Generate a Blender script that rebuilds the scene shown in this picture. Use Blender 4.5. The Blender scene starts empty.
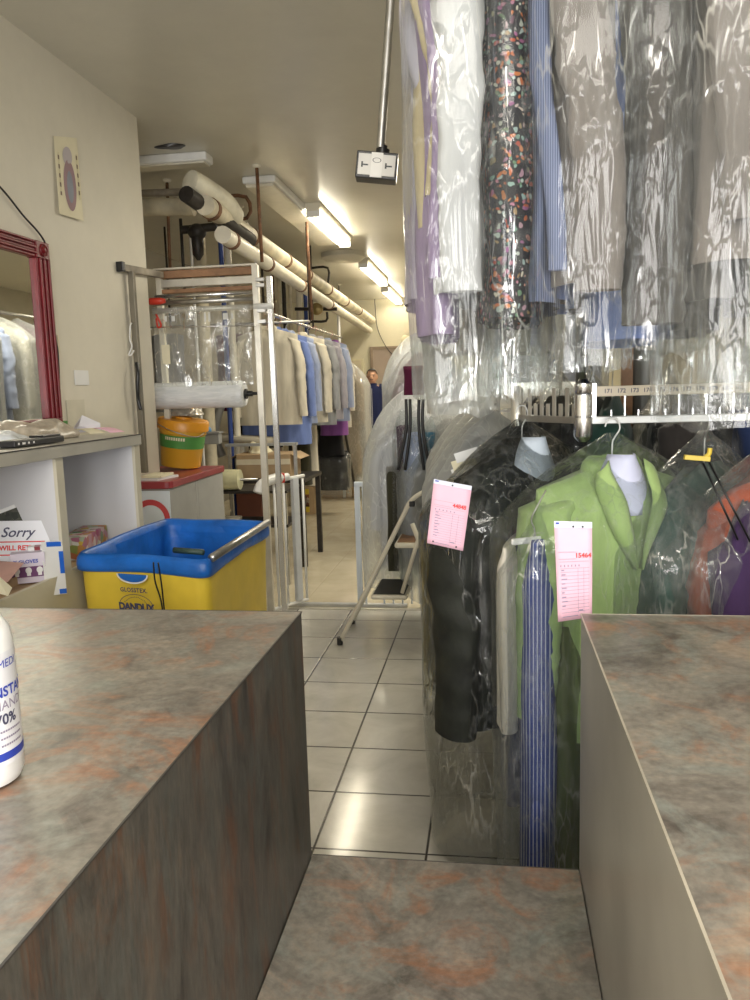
import bpy, bmesh, random
from math import *
from mathutils import Vector, Matrix, noise
S = bpy.context.scene
COL = S.collection
R = radians
# ------------------------------------------------------------------ camera calibration
F, YAW, PIT, ROL, H = 800.0, .1485, .1370, -.0289, 1.4
def _axes():
    cy, sy, cp, sp, cr, sr = cos(YAW), sin(YAW), cos(PIT), sin(PIT), cos(ROL), sin(ROL)
    rt, fw, up = Vector((cy, sy, 0)), Vector((-sy*cp, cy*cp, -sp)), Vector((-sy*sp, cy*sp, cp))
    return rt*cr + up*sr, fw, up*cr - rt*sr
RT, FW, UP = _axes()
def at(px, py, x=None, y=None, z=None):
    """the point of the room seen at that place of the photograph, on a plane x, y or z = const"""
    d = RT*((px-375)/F) + FW + UP*((500-py)/F)
    t = x/d.x if x is not None else y/d.y if y is not None else (z-H)/d.z
    return Vector((0, 0, H)) + d*t
cd = bpy.data.cameras.new('camera'); cam = bpy.data.objects.new('camera', cd); COL.objects.link(cam)
m = Matrix((RT, UP, -FW)).transposed().to_4x4(); m.translation = (0, 0, H); cam.matrix_world = m
cd.sensor_fit = 'VERTICAL'; cd.sensor_height = 36; cd.lens = 36*F/1000; cd.clip_start = .02
S.camera = cam

# ------------------------------------------------------------------ materials
def nt(name):
    mt = bpy.data.materials.new(name); mt.use_nodes = True
    n = mt.node_tree.nodes; l = mt.node_tree.links
    b = n['Principled BSDF']
    return mt, n, l, b
def coords(n, l, scale=(1, 1, 1), kind='Object'):
    t = n.new('ShaderNodeTexCoord'); mp = n.new('ShaderNodeMapping'); mp.inputs['Scale'].default_value = scale
    l.new(t.outputs[kind], mp.inputs[0]); return mp.outputs[0]
def ramp(n, l, src, stops):
    r = n.new('ShaderNodeValToRGB'); e = r.color_ramp.elements
    while len(e) < len(stops): e.new(.5)
    for k, (p, c) in enumerate(stops): e[k].position = p; e[k].color = (*c, 1)
    l.new(src, r.inputs[0]); return r.outputs[0]
def noise_tex(n, l, vec, scale, detail=4, rough=.55, dist=0):
    t = n.new('ShaderNodeTexNoise'); t.inputs['Scale'].default_value = scale; t.inputs['Detail'].default_value = detail
    t.inputs['Roughness'].default_value = rough; t.inputs['Distortion'].default_value = dist
    l.new(vec, t.inputs['Vector']); return t.outputs['Fac']
def bump(n, l, src, b, strength=.2, dist=.01):
    k = n.new('ShaderNodeBump'); k.inputs['Strength'].default_value = strength; k.inputs['Distance'].default_value = dist
    l.new(src, k.inputs['Height']); l.new(k.outputs[0], b.inputs['Normal'])
def mix(n, l, f, a, c):
    k = n.new('ShaderNodeMix'); k.data_type = 'RGBA'
    for s, v in ((0, f), (6, a), (7, c)):
        if hasattr(v, 'is_linked') or hasattr(v, 'links'): l.new(v, k.inputs[s])
        else: k.inputs[s].default_value = v if s == 0 else (*v, 1)
    return k.outputs[2]
def plain(name, c, rough=.5, metal=0, var=.12, scale=6, bmp=0, bscale=60, spec=.5):
    mt, n, l, b = nt(name)
    v = coords(n, l)
    f = noise_tex(n, l, v, scale)
    lo = tuple(x*(1-var) for x in c); hi = tuple(min(1, x*(1+var)) for x in c)
    l.new(ramp(n, l, f, [(.3, lo), (.7, hi)]), b.inputs['Base Color'])
    b.inputs['Roughness'].default_value = rough; b.inputs['Metallic'].default_value = metal
    b.inputs['Specular IOR Level'].default_value = spec
    if bmp: bump(n, l, noise_tex(n, l, v, bscale, 3), b, bmp, .004)
    return mt
_fc = {}
def fabric(name, c, rough=.85):
    if name in _fc: return _fc[name]
    mt, n, l, b = nt(name)
    v = coords(n, l, (9, 9, 1.6))
    f = noise_tex(n, l, v, 1.3, 5)
    lo = tuple(x*.72 for x in c); hi = tuple(min(1, x*1.12) for x in c)
    l.new(ramp(n, l, f, [(.3, lo), (.7, hi)]), b.inputs['Base Color'])
    b.inputs['Roughness'].default_value = rough; b.inputs['Specular IOR Level'].default_value = .2
    b.inputs['Sheen Weight'].default_value = .15
    bump(n, l, f, b, .5, .012)
    _fc[name] = mt; return mt
def stripes(name, a, c, freq, axis=(1, 0, 0), thresh=.8, extra=None):
    mt, n, l, b = nt(name)
    v = coords(n, l)
    w = n.new('ShaderNodeTexWave'); w.inputs['Scale'].default_value = freq; w.bands_direction = 'XYZ'[axis.index(1)]
    w.inputs['Distortion'].default_value = .15
    l.new(v, w.inputs['Vector'])
    col = ramp(n, l, w.outputs['Fac'], [(thresh-.08, a), (thresh+.02, c)])
    if extra:
        w2 = n.new('ShaderNodeTexWave'); w2.inputs['Scale'].default_value = freq; w2.bands_direction = 'Z'
        l.new(v, w2.inputs['Vector'])
        k = ramp(n, l, w2.outputs['Fac'], [(.45, (0, 0, 0)), (.55, (1, 1, 1))])
        col = mix(n, l, k, col, extra)
    l.new(col, b.inputs['Base Color']); b.inputs['Roughness'].default_value = .8
    b.inputs['Specular IOR Level'].default_value = .2
    return mt
def emit(name, c, s):
    mt, n, l, b = nt(name)
    b.inputs['Base Color'].default_value = (1, 1, 1, 1)
    b.inputs['Emission Color'].default_value = (*c, 1); b.inputs['Emission Strength'].default_value = s
    return mt
def plastic(name, haze=.07, tint=(.92, .94, .94), bs=1.0, rough=.07, refl=1.0, sk=1.0):
    mt, n, l, b = nt(name); n.remove(b); out = n['Material Output']
    v = coords(n, l, (9, 9, 3.0)); f1 = noise_tex(n, l, v, 1.0, 2, .45, 2.2)
    # crease pattern: thin ridges
    vo = n.new('ShaderNodeTexVoronoi'); vo.feature = 'DISTANCE_TO_EDGE'; vo.inputs['Scale'].default_value = 2.0
    v2 = coords(n, l, (5, 5, 2.2)); mx = n.new('ShaderNodeVectorMath'); mx.operation = 'ADD'
    nz = n.new('ShaderNodeTexNoise'); nz.inputs['Scale'].default_value = 3; l.new(v2, nz.inputs['Vector'])
    l.new(v2, mx.inputs[0]); l.new(nz.outputs['Color'], mx.inputs[1]); l.new(mx.outputs[0], vo.inputs['Vector'])
    rr = ramp(n, l, vo.outputs['Distance'], [(0, (1, 1, 1)), (.06, (0, 0, 0))])
    ad = n.new('ShaderNodeMath'); ad.operation = 'MULTIPLY_ADD'; l.new(rr, ad.inputs[0]); ad.inputs[1].default_value = .22; l.new(f1, ad.inputs[2])
    bp = n.new('ShaderNodeBump'); bp.inputs['Strength'].default_value = bs; bp.inputs['Distance'].default_value = .009
    l.new(ad.outputs[0], bp.inputs['Height'])
    t3 = n.new('ShaderNodeTexCoord'); m3 = n.new('ShaderNodeMapping'); m3.inputs['Rotation'].default_value = (.55, .5, .2); m3.inputs['Scale'].default_value = (26, 26, 5.5); l.new(t3.outputs['Object'], m3.inputs[0])
    w3 = n.new('ShaderNodeVectorMath'); w3.operation = 'ADD'; n3 = n.new('ShaderNodeTexNoise'); n3.inputs['Scale'].default_value = 1.1; l.new(m3.outputs[0], n3.inputs['Vector']); l.new(m3.outputs[0], w3.inputs[0]); l.new(n3.outputs['Color'], w3.inputs[1])
    vs = n.new('ShaderNodeTexVoronoi'); vs.feature = 'DISTANCE_TO_EDGE'; vs.inputs['Scale'].default_value = 1.0; l.new(w3.outputs[0], vs.inputs['Vector'])
    st = ramp(n, l, vs.outputs['Distance'], [(0, (1, 1, 1)), (.045, (0, 0, 0))])
    pt = ramp(n, l, noise_tex(n, l, coords(n, l, (7, 7, 4)), 1.0, 2), [(.50, (0, 0, 0)), (.62, (1, 1, 1))])
    sk_ = n.new('ShaderNodeMath'); sk_.operation = 'MULTIPLY'; l.new(st, sk_.inputs[0]); l.new(pt, sk_.inputs[1]); painted_glint = sk_.outputs[0]  # patchy white streaks painting window highlights into the film
    gl = n.new('ShaderNodeBsdfGlossy'); gl.inputs['Roughness'].default_value = rough; gl.inputs['Color'].default_value = (1, 1, 1, 1)
    l.new(bp.outputs[0], gl.inputs['Normal'])
    tr = n.new('ShaderNodeBsdfTransparent'); tr.inputs['Color'].default_value = (*tint, 1)
    df = n.new('ShaderNodeBsdfDiffuse'); df.inputs['Color'].default_value = (.93, .95, .95, 1)
    tl = n.new('ShaderNodeBsdfTranslucent'); tl.inputs['Color'].default_value = (.8, .82, .82, 1)
    l.new(bp.outputs[0], df.inputs['Normal'])
    md = n.new('ShaderNodeMixShader'); md.inputs[0].default_value = .5; l.new(df.outputs[0], md.inputs[1]); l.new(tl.outputs[0], md.inputs[2])
    lw = n.new('ShaderNodeLayerWeight'); lw.inputs['Blend'].default_value = .25
    h = n.new('ShaderNodeMath'); h.operation = 'MULTIPLY_ADD'; l.new(lw.outputs['Facing'], h.inputs[0]); h.inputs[1].default_value = haze*1.8; h.inputs[2].default_value = haze
    h2 = n.new('ShaderNodeMath'); h2.operation = 'MULTIPLY_ADD'; l.new(rr, h2.inputs[0]); h2.inputs[1].default_value = .09; l.new(h.outputs[0], h2.inputs[2])
    m1 = n.new('ShaderNodeMixShader'); h3 = n.new('ShaderNodeMath'); h3.operation = 'MULTIPLY_ADD'; h3.use_clamp = True; l.new(painted_glint, h3.inputs[0]); h3.inputs[1].default_value = .42*sk; l.new(h2.outputs[0], h3.inputs[2]); l.new(h3.outputs[0], m1.inputs[0]); l.new(tr.outputs[0], m1.inputs[1]); l.new(md.outputs[0], m1.inputs[2])
    fr = n.new('ShaderNodeFresnel'); fr.inputs['IOR'].default_value = 1.5; l.new(bp.outputs[0], fr.inputs['Normal'])
    fm = n.new('ShaderNodeMath'); fm.operation = 'MULTIPLY_ADD'; fm.use_clamp = True
    l.new(fr.outputs[0], fm.inputs[0]); fm.inputs[1].default_value = .85*refl; fm.inputs[2].default_value = .02*refl
    m2 = n.new('ShaderNodeMixShader'); f4 = n.new('ShaderNodeMath'); f4.operation = 'MULTIPLY_ADD'; f4.use_clamp = True; l.new(painted_glint, f4.inputs[0]); f4.inputs[1].default_value = .4*sk; l.new(fm.outputs[0], f4.inputs[2]); l.new(f4.outputs[0], m2.inputs[0]); l.new(m1.outputs[0], m2.inputs[1]); l.new(gl.outputs[0], m2.inputs[2])
    l.new(m2.outputs[0], out.inputs['Surface'])
    return mt

def wall_mat(name, c, stain=(.5, .46, .36), amt=.35, rough=.6):
    mt, n, l, b = nt(name)
    v = coords(n, l)
    f = noise_tex(n, l, v, .9, 6, .6); f2 = noise_tex(n, l, v, 5, 6, .65)
    k = ramp(n, l, f, [(.42, (0, 0, 0)), (.8, (amt,)*3)])
    col = mix(n, l, k, c, stain)
    k2 = ramp(n, l, f2, [(.3, (.93,)*3), (.7, (1, 1, 1))])
    mu = n.new('ShaderNodeMix'); mu.data_type = 'RGBA'; mu.blend_type = 'MULTIPLY'; mu.inputs[0].default_value = 1
    l.new(col, mu.inputs[6]); l.new(k2, mu.inputs[7]); l.new(mu.outputs[2], b.inputs['Base Color'])
    b.inputs['Roughness'].default_value = rough
    bump(n, l, noise_tex(n, l, v, 40, 3), b, .06, .004)
    return mt
def floor_mat():
    mt, n, l, b = nt('glossy_floor_tile')
    t = n.new('ShaderNodeTexCoord'); sp = n.new('ShaderNodeSeparateXYZ'); l.new(t.outputs['Object'], sp.inputs[0])
    def line(sock, off, pitch=.35, w=.0045):
        a = n.new('ShaderNodeMath'); a.operation = 'ADD'; l.new(sock, a.inputs[0]); a.inputs[1].default_value = off
        p = n.new('ShaderNodeMath'); p.operation = 'PINGPONG'; l.new(a.outputs[0], p.inputs[0]); p.inputs[1].default_value = pitch/2
        c = n.new('ShaderNodeMapRange'); l.new(p.outputs[0], c.inputs[0]); c.inputs[1].default_value = w*.5; c.inputs[2].default_value = w*1.2
        c.inputs[3].default_value = 1; c.inputs[4].default_value = 0
        return c.outputs[0]
    gx, gy = line(sp.outputs[0], .21), line(sp.outputs[1], -2.6)
    mxm = n.new('ShaderNodeMath'); mxm.operation = 'MAXIMUM'; l.new(gx, mxm.inputs[0]); l.new(gy, mxm.inputs[1])
    v = t.outputs['Object']
    f = noise_tex(n, l, v, 3.2, 6, .65, .6)
    near = ramp(n, l, f, [(.25, (.44, .425, .385)), (.75, (.70, .68, .63))])
    far = ramp(n, l, f, [(.25, (.56, .49, .35)), (.75, (.74, .67, .52))])
    dm = n.new('ShaderNodeMapRange'); l.new(sp.outputs[1], dm.inputs[0]); dm.inputs[1].default_value = 4.93; dm.inputs[2].default_value = 4.95
    base = mix(n, l, dm.outputs[0], near, far)
    gcol = mix(n, l, dm.outputs[0], (.04, .036, .032), (.62, .54, .40))
    l.new(mix(n, l, mxm.outputs[0], base, gcol), b.inputs['Base Color'])
    rg = n.new('ShaderNodeMapRange'); l.new(f, rg.inputs[0]); rg.inputs[3].default_value = .07; rg.inputs[4].default_value = .2
    l.new(rg.outputs[0], b.inputs['Roughness'])
    b.inputs['Specular IOR Level'].default_value = .6
    inv = n.new('ShaderNodeMath'); inv.operation = 'SUBTRACT'; inv.inputs[0].default_value = 1; l.new(mxm.outputs[0], inv.inputs[1])
    # tiles are very slightly pillowed
    ad = n.new('ShaderNodeMath'); ad.operation = 'MULTIPLY_ADD'; l.new(noise_tex(n, l, v, 2.2, 2), ad.inputs[0]); ad.inputs[1].default_value = .9; l.new(inv.outputs[0], ad.inputs[2])
    bump(n, l, ad.outputs[0], b, .22, .006)
    return mt
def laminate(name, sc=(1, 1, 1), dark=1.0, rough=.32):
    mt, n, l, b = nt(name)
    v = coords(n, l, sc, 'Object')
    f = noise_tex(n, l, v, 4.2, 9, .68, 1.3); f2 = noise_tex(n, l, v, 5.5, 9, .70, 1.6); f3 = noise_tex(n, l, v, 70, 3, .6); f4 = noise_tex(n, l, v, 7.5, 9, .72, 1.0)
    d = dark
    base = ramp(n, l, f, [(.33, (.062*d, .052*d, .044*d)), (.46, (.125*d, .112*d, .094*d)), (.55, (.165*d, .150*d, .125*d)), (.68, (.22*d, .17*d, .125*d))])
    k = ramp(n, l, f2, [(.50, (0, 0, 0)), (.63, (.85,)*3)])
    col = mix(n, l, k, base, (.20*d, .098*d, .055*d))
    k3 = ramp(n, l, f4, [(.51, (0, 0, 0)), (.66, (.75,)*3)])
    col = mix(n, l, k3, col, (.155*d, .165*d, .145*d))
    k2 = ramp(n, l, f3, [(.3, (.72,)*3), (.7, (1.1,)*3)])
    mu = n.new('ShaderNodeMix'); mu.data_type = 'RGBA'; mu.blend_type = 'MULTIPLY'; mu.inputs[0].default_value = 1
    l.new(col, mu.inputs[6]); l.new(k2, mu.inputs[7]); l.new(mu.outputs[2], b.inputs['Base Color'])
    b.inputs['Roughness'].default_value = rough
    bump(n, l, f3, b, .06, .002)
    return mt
def floral(name):
    mt, n, l, b = nt(name)
    v = coords(n, l)
    nz = n.new('ShaderNodeTexNoise'); nz.inputs['Scale'].default_value = 26; l.new(v, nz.inputs['Vector'])
    vm = n.new('ShaderNodeVectorMath'); vm.operation = 'SCALE'; l.new(nz.outputs['Color'], vm.inputs[0]); vm.inputs['Scale'].default_value = .035
    va = n.new('ShaderNodeVectorMath'); va.operation = 'ADD'; l.new(v, va.inputs[0]); l.new(vm.outputs[0], va.inputs[1])
    vo = n.new('ShaderNodeTexVoronoi'); vo.inputs['Scale'].default_value = 92; l.new(va.outputs[0], vo.inputs['Vector'])
    vc = n.new('ShaderNodeSeparateColor'); l.new(vo.outputs['Color'], vc.inputs[0])
    col = ramp(n, l, vc.outputs[0], [(0, (.42, .06, .03)), (.2, (.55, .17, .04)), (.35, (.09, .22, .13)), (.5, (.32, .42, .40)), (.65, (.62, .55, .42)), (.8, (.28, .08, .22)), (1, (.6, .28, .2))])
    e = n.new('ShaderNodeMath'); e.operation = 'MULTIPLY'; 
    m1 = ramp(n, l, vo.outputs['Distance'], [(.42, (1, 1, 1)), (.55, (0, 0, 0))])
    m2 = ramp(n, l, vc.outputs[1], [(.42, (0, 0, 0)), (.46, (1, 1, 1))])
    l.new(m1, e.inputs[0]); l.new(m2, e.inputs[1])
    l.new(mix(n, l, e.outputs[0], (.012, .011, .016), col), b.inputs['Base Color'])
    b.inputs['Roughness'].default_value = .7
    return mt
def patches(name, cols, scale, rough=.6):
    mt, n, l, b = nt(name)
    vo = n.new('ShaderNodeTexVoronoi'); vo.inputs['Scale'].default_value = scale; l.new(coords(n, l), vo.inputs['Vector'])
    vc = n.new('ShaderNodeSeparateColor'); l.new(vo.outputs['Color'], vc.inputs[0])
    l.new(ramp(n, l, vc.outputs[0], [(k/(len(cols)-1), c) for k, c in enumerate(cols)]), b.inputs['Base Color'])
    b.inputs['Roughness'].default_value = rough; return mt

M = dict(
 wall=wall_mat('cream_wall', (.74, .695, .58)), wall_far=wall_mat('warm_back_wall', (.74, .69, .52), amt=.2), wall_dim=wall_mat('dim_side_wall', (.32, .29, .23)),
 ceil=wall_mat('ceiling_paint', (.60, .575, .49), (.46, .44, .37), .3, .28), floor=floor_mat(),
 lam=laminate('stone_pattern_laminate', dark=1.5, rough=.32), lam_shaded=laminate('stone_pattern_laminate_shaded', (2.2, 2.2, .55), .62, .38),  # counter sides: same laminate, colour darkened to carry their shade
 lam_sheen=plain('sheen_grey_laminate', (.30, .28, .235), .3, var=.25, scale=3),  # right counter side: its sheen put into a lighter, plainer grey
 lamedge=plain('laminate_edge', (.40, .36, .29), .35, var=.2), grey_lam=plain('grey_shelf_laminate', (.42, .40, .34), .4, scale=4), shelf_in=plain('white_melamine', (.66, .66, .68), .5, var=.06, scale=2),
 shelf_front=plain('beige_melamine', (.56, .52, .40), .5, var=.1, scale=3), dark=plain('dark_edge', (.05, .045, .04), .4),
 red=plain('red_lacquer', (.17, .006, .012), .4, var=.2, scale=12), mirror=None,
 black=plain('black_plastic', (.012, .012, .013), .3), blackm=plain('black_satin', (.02, .02, .022), .5), chrome=plain('bright_steel', (.72, .72, .72), .22, 1, .08), steel=plain('brushed_steel', (.52, .51, .49), .36, 1, .15, 20),
 alu=plain('painted_aluminium', (.62, .59, .52), .35, .6, .1, 10), white=plain('white_enamel', (.78, .78, .76), .3, var=.05), offwhite=plain('off_white_paint', (.70, .66, .55), .35, var=.1),
 paper=plain('white_paper', (.80, .80, .79), .7, var=.03), pink=plain('pink_paper', (.83, .50, .62), .7, var=.06, scale=9), cream=plain('cream_paper', (.78, .72, .52), .7, var=.08), ink=plain('blue_black_ink', (.06, .06, .12), .6), 
 redink=plain('red_ink', (.72, .05, .05), .6), blueink=plain('blue_ink', (.03, .06, .42), .5), greyink=plain('grey_ink', (.30, .26, .36), .6),
 pipe=plain('pipe_insulation', (.62, .56, .42), .5, var=.3, scale=5), pipe_dirty=plain('dusty_pipe', (.30, .26, .2), .5, var=.4, scale=8), rust=plain('rusty_iron', (.16, .075, .035), .7, var=.5, scale=25), iron=plain('dark_iron', (.035, .03, .026), .5, .3, .4, 20), brass=plain('aged_brass', (.45, .34, .14), .4, .8),
 wood=plain('brown_board', (.30, .16, .08), .5, var=.25, scale=14), tan=plain('tan_board', (.52, .38, .22), .6, var=.15), card=plain('cardboard', (.44, .31, .18), .75, var=.12), 
 yellow=plain('yellow_vinyl', (.72, .52, .05), .38, var=.12, scale=5, bmp=.5, bscale=10), blue=plain('blue_vinyl', (.012, .13, .50), .38, var=.3, scale=8, bmp=.9, bscale=16), bucket=plain('yellow_orange_bucket', (.66, .36, .03), .35, var=.06), green=plain('green_print', (.08, .28, .06), .5), bluepipe=plain('dark_blue_pipe', (.02, .05, .22), .35),
 grey=plain('grey_panel', (.33, .33, .32), .5, var=.08), maroon=plain('maroon_top', (.26, .03, .04), .3, var=.15), pale=plain('pale_blue_panel', (.66, .72, .80), .5, var=.04), ring=plain('red_ring', (.55, .06, .07), .5),
 skin=plain('skin', (.50, .28, .18), .5, var=.08), hair=plain('dark_greying_hair', (.06, .055, .05), .6, var=.4, scale=60), navy=fabric('navy_jacket', (.012, .018, .07)), trouser=fabric('charcoal_trouser', (.03, .03, .035)), shoe=plain('black_shoe', (.01, .01, .01), .35),
 lip=plain('lip', (.36, .14, .11), .5), eye=plain('eye_dark', (.02, .015, .012), .3),
 tube=emit('fluorescent_tube', (1, .91, .72), 17), taupe=plain('taupe_door', (.42, .34, .28), .5, var=.06), mat=plain('dark_rubber', (.035, .035, .033), .6, bmp=.3), tape=plain('masking_tape', (.72, .64, .48), .6), sand=plain('bottle_white', (.86, .86, .86), .28, var=.02), label=plain('bottle_label', (.80, .80, .84), .4, var=.02),
 strip=plain('beige_number_strip', (.66, .56, .42), .4, var=.06), yel=plain('yellow_plastic', (.75, .55, .05), .35), pinkp=plain('pink_plastic', (.70, .34, .30), .4), redp=plain('red_plastic', (.55, .04, .02), .35), roll=None)
M['film'] = plastic('clear_poly', .03, bs=.42, refl=.5, rough=.11, sk=.65); M['film2'] = plastic('milky_poly', .06, bs=.5, refl=.6, rough=.11, sk=.8); M['film3'] = plastic('far_poly', .30, bs=.4, sk=.5, refl=.7); M['filmthin'] = plastic('thin_clear_poly', .015, refl=.7, bs=.5)
M['filmlow'] = plastic('clear_poly_low', .012, bs=.6, refl=.85)
def _mirror():
    mt, n, l, b = nt('mirror_silver'); f = noise_tex(n, l, coords(n, l), 3)
    l.new(ramp(n, l, f, [(.3, (.80, .82, .80)), (.7, (.86, .87, .85))]), b.inputs['Base Color'])
    b.inputs['Metallic'].default_value = 1; b.inputs['Roughness'].default_value = .02; return mt
M['mirror'] = _mirror()
def _roll():
    mt, n, l, b = nt('wound_poly'); v = coords(n, l, (3, 14, 14)); f = noise_tex(n, l, v, 3, 5, .6, 1)
    l.new(ramp(n, l, f, [(.3, (.74, .77, .79)), (.7, (.93, .94, .95))]), b.inputs['Base Color'])
    b.inputs['Roughness'].default_value = .14; b.inputs['Transmission Weight'].default_value = .15; bump(n, l, f, b, .5, .012); return mt
M['roll'] = _roll()

# ------------------------------------------------------------------ mesh helpers
class MB:
    def __init__(s): s.v = []; s.f = []
    def add(s, vs, fs):
        o = len(s.v); s.v += [tuple(v) for v in vs]; s.f += [tuple(i+o for i in f) for f in fs]; return s
    def box(s, c, d, rot=None):
        c = Vector(c); vs = []
        for x in (-.5, .5):
            for y in (-.5, .5):
                for z in (-.5, .5):
                    p = Vector((x*d[0], y*d[1], z*d[2])); vs.append(c + (rot @ p if rot else p))
        return s.add(vs, [(0, 1, 3, 2), (4, 6, 7, 5), (0, 4, 5, 1), (2, 3, 7, 6), (0, 2, 6, 4), (1, 5, 7, 3)])
    def bx(s, x0, x1, y0, y1, z0, z1): return s.box(((x0+x1)/2, (y0+y1)/2, (z0+z1)/2), (abs(x1-x0), abs(y1-y0), abs(z1-z0)))
    def loft(s, rings, cap0=True, cap1=True, closed=True):
        n = len(rings[0]); vs = [p for r in rings for p in r]; fs = []
        for j in range(len(rings)-1):
            for i in range(n if closed else n-1):
                k = (i+1) % n; fs.append((j*n+i, j*n+k, (j+1)*n+k, (j+1)*n+i))
        if cap0: fs.append(tuple(range(n-1, -1, -1)))
        if cap1: fs.append(tuple((len(rings)-1)*n+i for i in range(n)))
        return s.add(vs, fs)
    def tube(s, pts, r, n=10, cap=True):
        pts = [Vector(p) for p in pts]; rs = r if isinstance(r, (list, tuple)) else [r]*len(pts)
        rings = []; prev = None
        for i, p in enumerate(pts):
            t = (pts[min(i+1, len(pts)-1)] - pts[max(i-1, 0)]).normalized()
            if prev is None:
                u = t.orthogonal().normalized()
            else:
                u = (prev - t*prev.dot(t)).normalized()
            prev = u; w = t.cross(u)
            rings.append([p + (u*cos(2*pi*k/n) + w*sin(2*pi*k/n))*rs[i] for k in range(n)])
        return s.loft(rings, cap, cap)
    def lathe(s, prof, c=(0, 0, 0), n=32, axis='z', cap=True):
        rings = []
        for r, h in prof:
            ring = []
            for k in range(n):
                a = 2*pi*k/n; p = (r*cos(a), r*sin(a), h)
                if axis == 'x': p = (h, p[0], p[1])
                if axis == 'y': p = (p[0], h, -p[1])
                ring.append(Vector(p)+Vector(c))
            rings.append(ring)
        return s.loft(rings, cap, cap)
    def sphere(s, c, r, n=16, m_=10):
        r = r if isinstance(r, (tuple, list)) else (r, r, r)
        rings = [[Vector((c[0]+r[0]*sin(pi*j/m_)*cos(2*pi*k/n), c[1]+r[1]*sin(pi*j/m_)*sin(2*pi*k/n), c[2]+r[2]*cos(pi*j/m_))) for k in range(n)] for j in range(m_+1)]
        rings[0] = [p + Vector((1e-5*cos(k), 1e-5*sin(k), 0)) for k, p in enumerate(rings[0])]
        return s.loft(rings, True, True)
    def quad(s, a, b, c, d): return s.add([a, b, c, d], [(0, 1, 2, 3)])
    def build(s, name, mat, parent=None, smooth=False, bevel=0, loc=None, rot=None, sub=0, solid=0):
        me = bpy.data.meshes.new(name); me.from_pydata(s.v, [], s.f)
        bm = bmesh.new(); bm.from_mesh(me); bmesh.ops.recalc_face_normals(bm, faces=bm.faces); bm.to_mesh(me); bm.free()
        me.materials.append(mat)
        if smooth:
            me.shade_smooth()
            if smooth == 'auto': me.set_sharp_from_angle(angle=R(40))
        o = bpy.data.objects.new(name, me); COL.objects.link(o)
        if parent: o.parent = parent
        if loc is not None: o.location = loc
        if rot is not None: o.rotation_euler = rot
        if solid: k = o.modifiers.new('s', 'SOLIDIFY'); k.thickness = solid
        if bevel: k = o.modifiers.new('b', 'BEVEL'); k.width = bevel; k.segments = 2; k.limit_method = 'ANGLE'
        if sub: k = o.modifiers.new('u', 'SUBSURF'); k.levels = k.render_levels = sub
        return o
def tag(o, label, cat, group=None, kind=None):
    o['label'] = label; o['category'] = cat
    if group: o['group'] = group
    if kind: o['kind'] = kind
    return o
def thing(name, label, cat, loc=(0, 0, 0), rz=0, group=None, rot=None):
    o = bpy.data.objects.new(name, None); COL.objects.link(o); o.empty_display_size = .05
    o.location = loc; o.rotation_euler = rot if rot else (0, 0, rz)
    return tag(o, label, cat, group)
def struct(o): o['kind'] = 'structure'; return o
def sm(x): x = max(0, min(1, x)); return x*x*(3-2*x)
def spline(pts, k=8):
    pts = [Vector(p) for p in pts]; out = []
    for i in range(len(pts)-1):
        p0, p1, p2, p3 = pts[max(i-1, 0)], pts[i], pts[i+1], pts[min(i+2, len(pts)-1)]
        for j in range(k):
            t = j/k; out.append(.5*((2*p1)+(p2-p0)*t+(2*p0-5*p1+4*p2-p3)*t*t+(3*p1-p0-3*p2+p3)*t**3))
    return out+[pts[-1]]
def text_mb(txt, size, shear=0, space=1.0, bold=0.0, align='CENTER'):
    cu = bpy.data.curves.new('t', 'FONT'); cu.body = txt; cu.size = size; cu.shear = shear; cu.space_character = space
    cu.align_x = align; cu.align_y = 'CENTER'; cu.offset = bold; cu.resolution_u = 3
    o = bpy.data.objects.new('t', cu); COL.objects.link(o)
    dg = bpy.context.evaluated_depsgraph_get(); dg.update()
    me = bpy.data.meshes.new_from_object(o.evaluated_get(dg))
    mb = MB(); mb.add([v.co.copy() for v in me.vertices], [tuple(p.vertices) for p in me.polygons])
    bpy.data.objects.remove(o); bpy.data.curves.remove(cu); bpy.data.meshes.remove(me)
    return mb
def put(mb, fn):
    mb.v = [tuple(fn(Vector(v))) for v in mb.v]; return mb
def frame(o, right, up):
    right = Vector(right).normalized(); up = Vector(up); up = (up-right*up.dot(right)).normalized(); nn = right.cross(up); o = Vector(o)
    return lambda v: o + right*v[0] + up*v[1] + nn*(v[2]+.0012)
def lettering(txt, size, o, right, up, mat, parent, name='lettering', **k):
    return put(text_mb(txt, size, **k), frame(o, right, up)).build(name, mat, parent)

# ================================================================== THE ROOM
struct(MB().bx(-3.5, 2.7, -2.5, 13.7, -.1, 0).build('floor', M['floor']))
struct(MB().bx(-3.5, 2.7, -2.5, 13.7, 2.9, 3.0).build('ceiling', M['ceil']))
struct(MB().bx(-3.5, -1.9, -2.5, 4.36, 0, 2.9).build('wall_left', M['wall']))
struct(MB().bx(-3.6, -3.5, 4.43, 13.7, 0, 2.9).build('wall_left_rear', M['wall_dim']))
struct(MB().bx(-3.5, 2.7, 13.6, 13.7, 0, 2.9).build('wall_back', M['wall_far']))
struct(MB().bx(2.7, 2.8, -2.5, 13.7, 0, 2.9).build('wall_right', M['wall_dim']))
fw_ = MB(); fw_.bx(-1.9, 2.7, -2.6, -2.5, 0, .6); fw_.bx(-1.9, 2.7, -2.6, -2.5, 2.6, 2.9); fw_.bx(-1.9, -1.6, -2.6, -2.5, .6, 2.6); fw_.bx(2.4, 2.7, -2.6, -2.5, .6, 2.6)
struct(fw_.build('wall_front', M['wall']))
# threshold strip of the rear floor
struct(MB().bx(-1.9, 2.7, 4.925, 4.96, 0, .006).build('trim_1', M['alu']))
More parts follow.
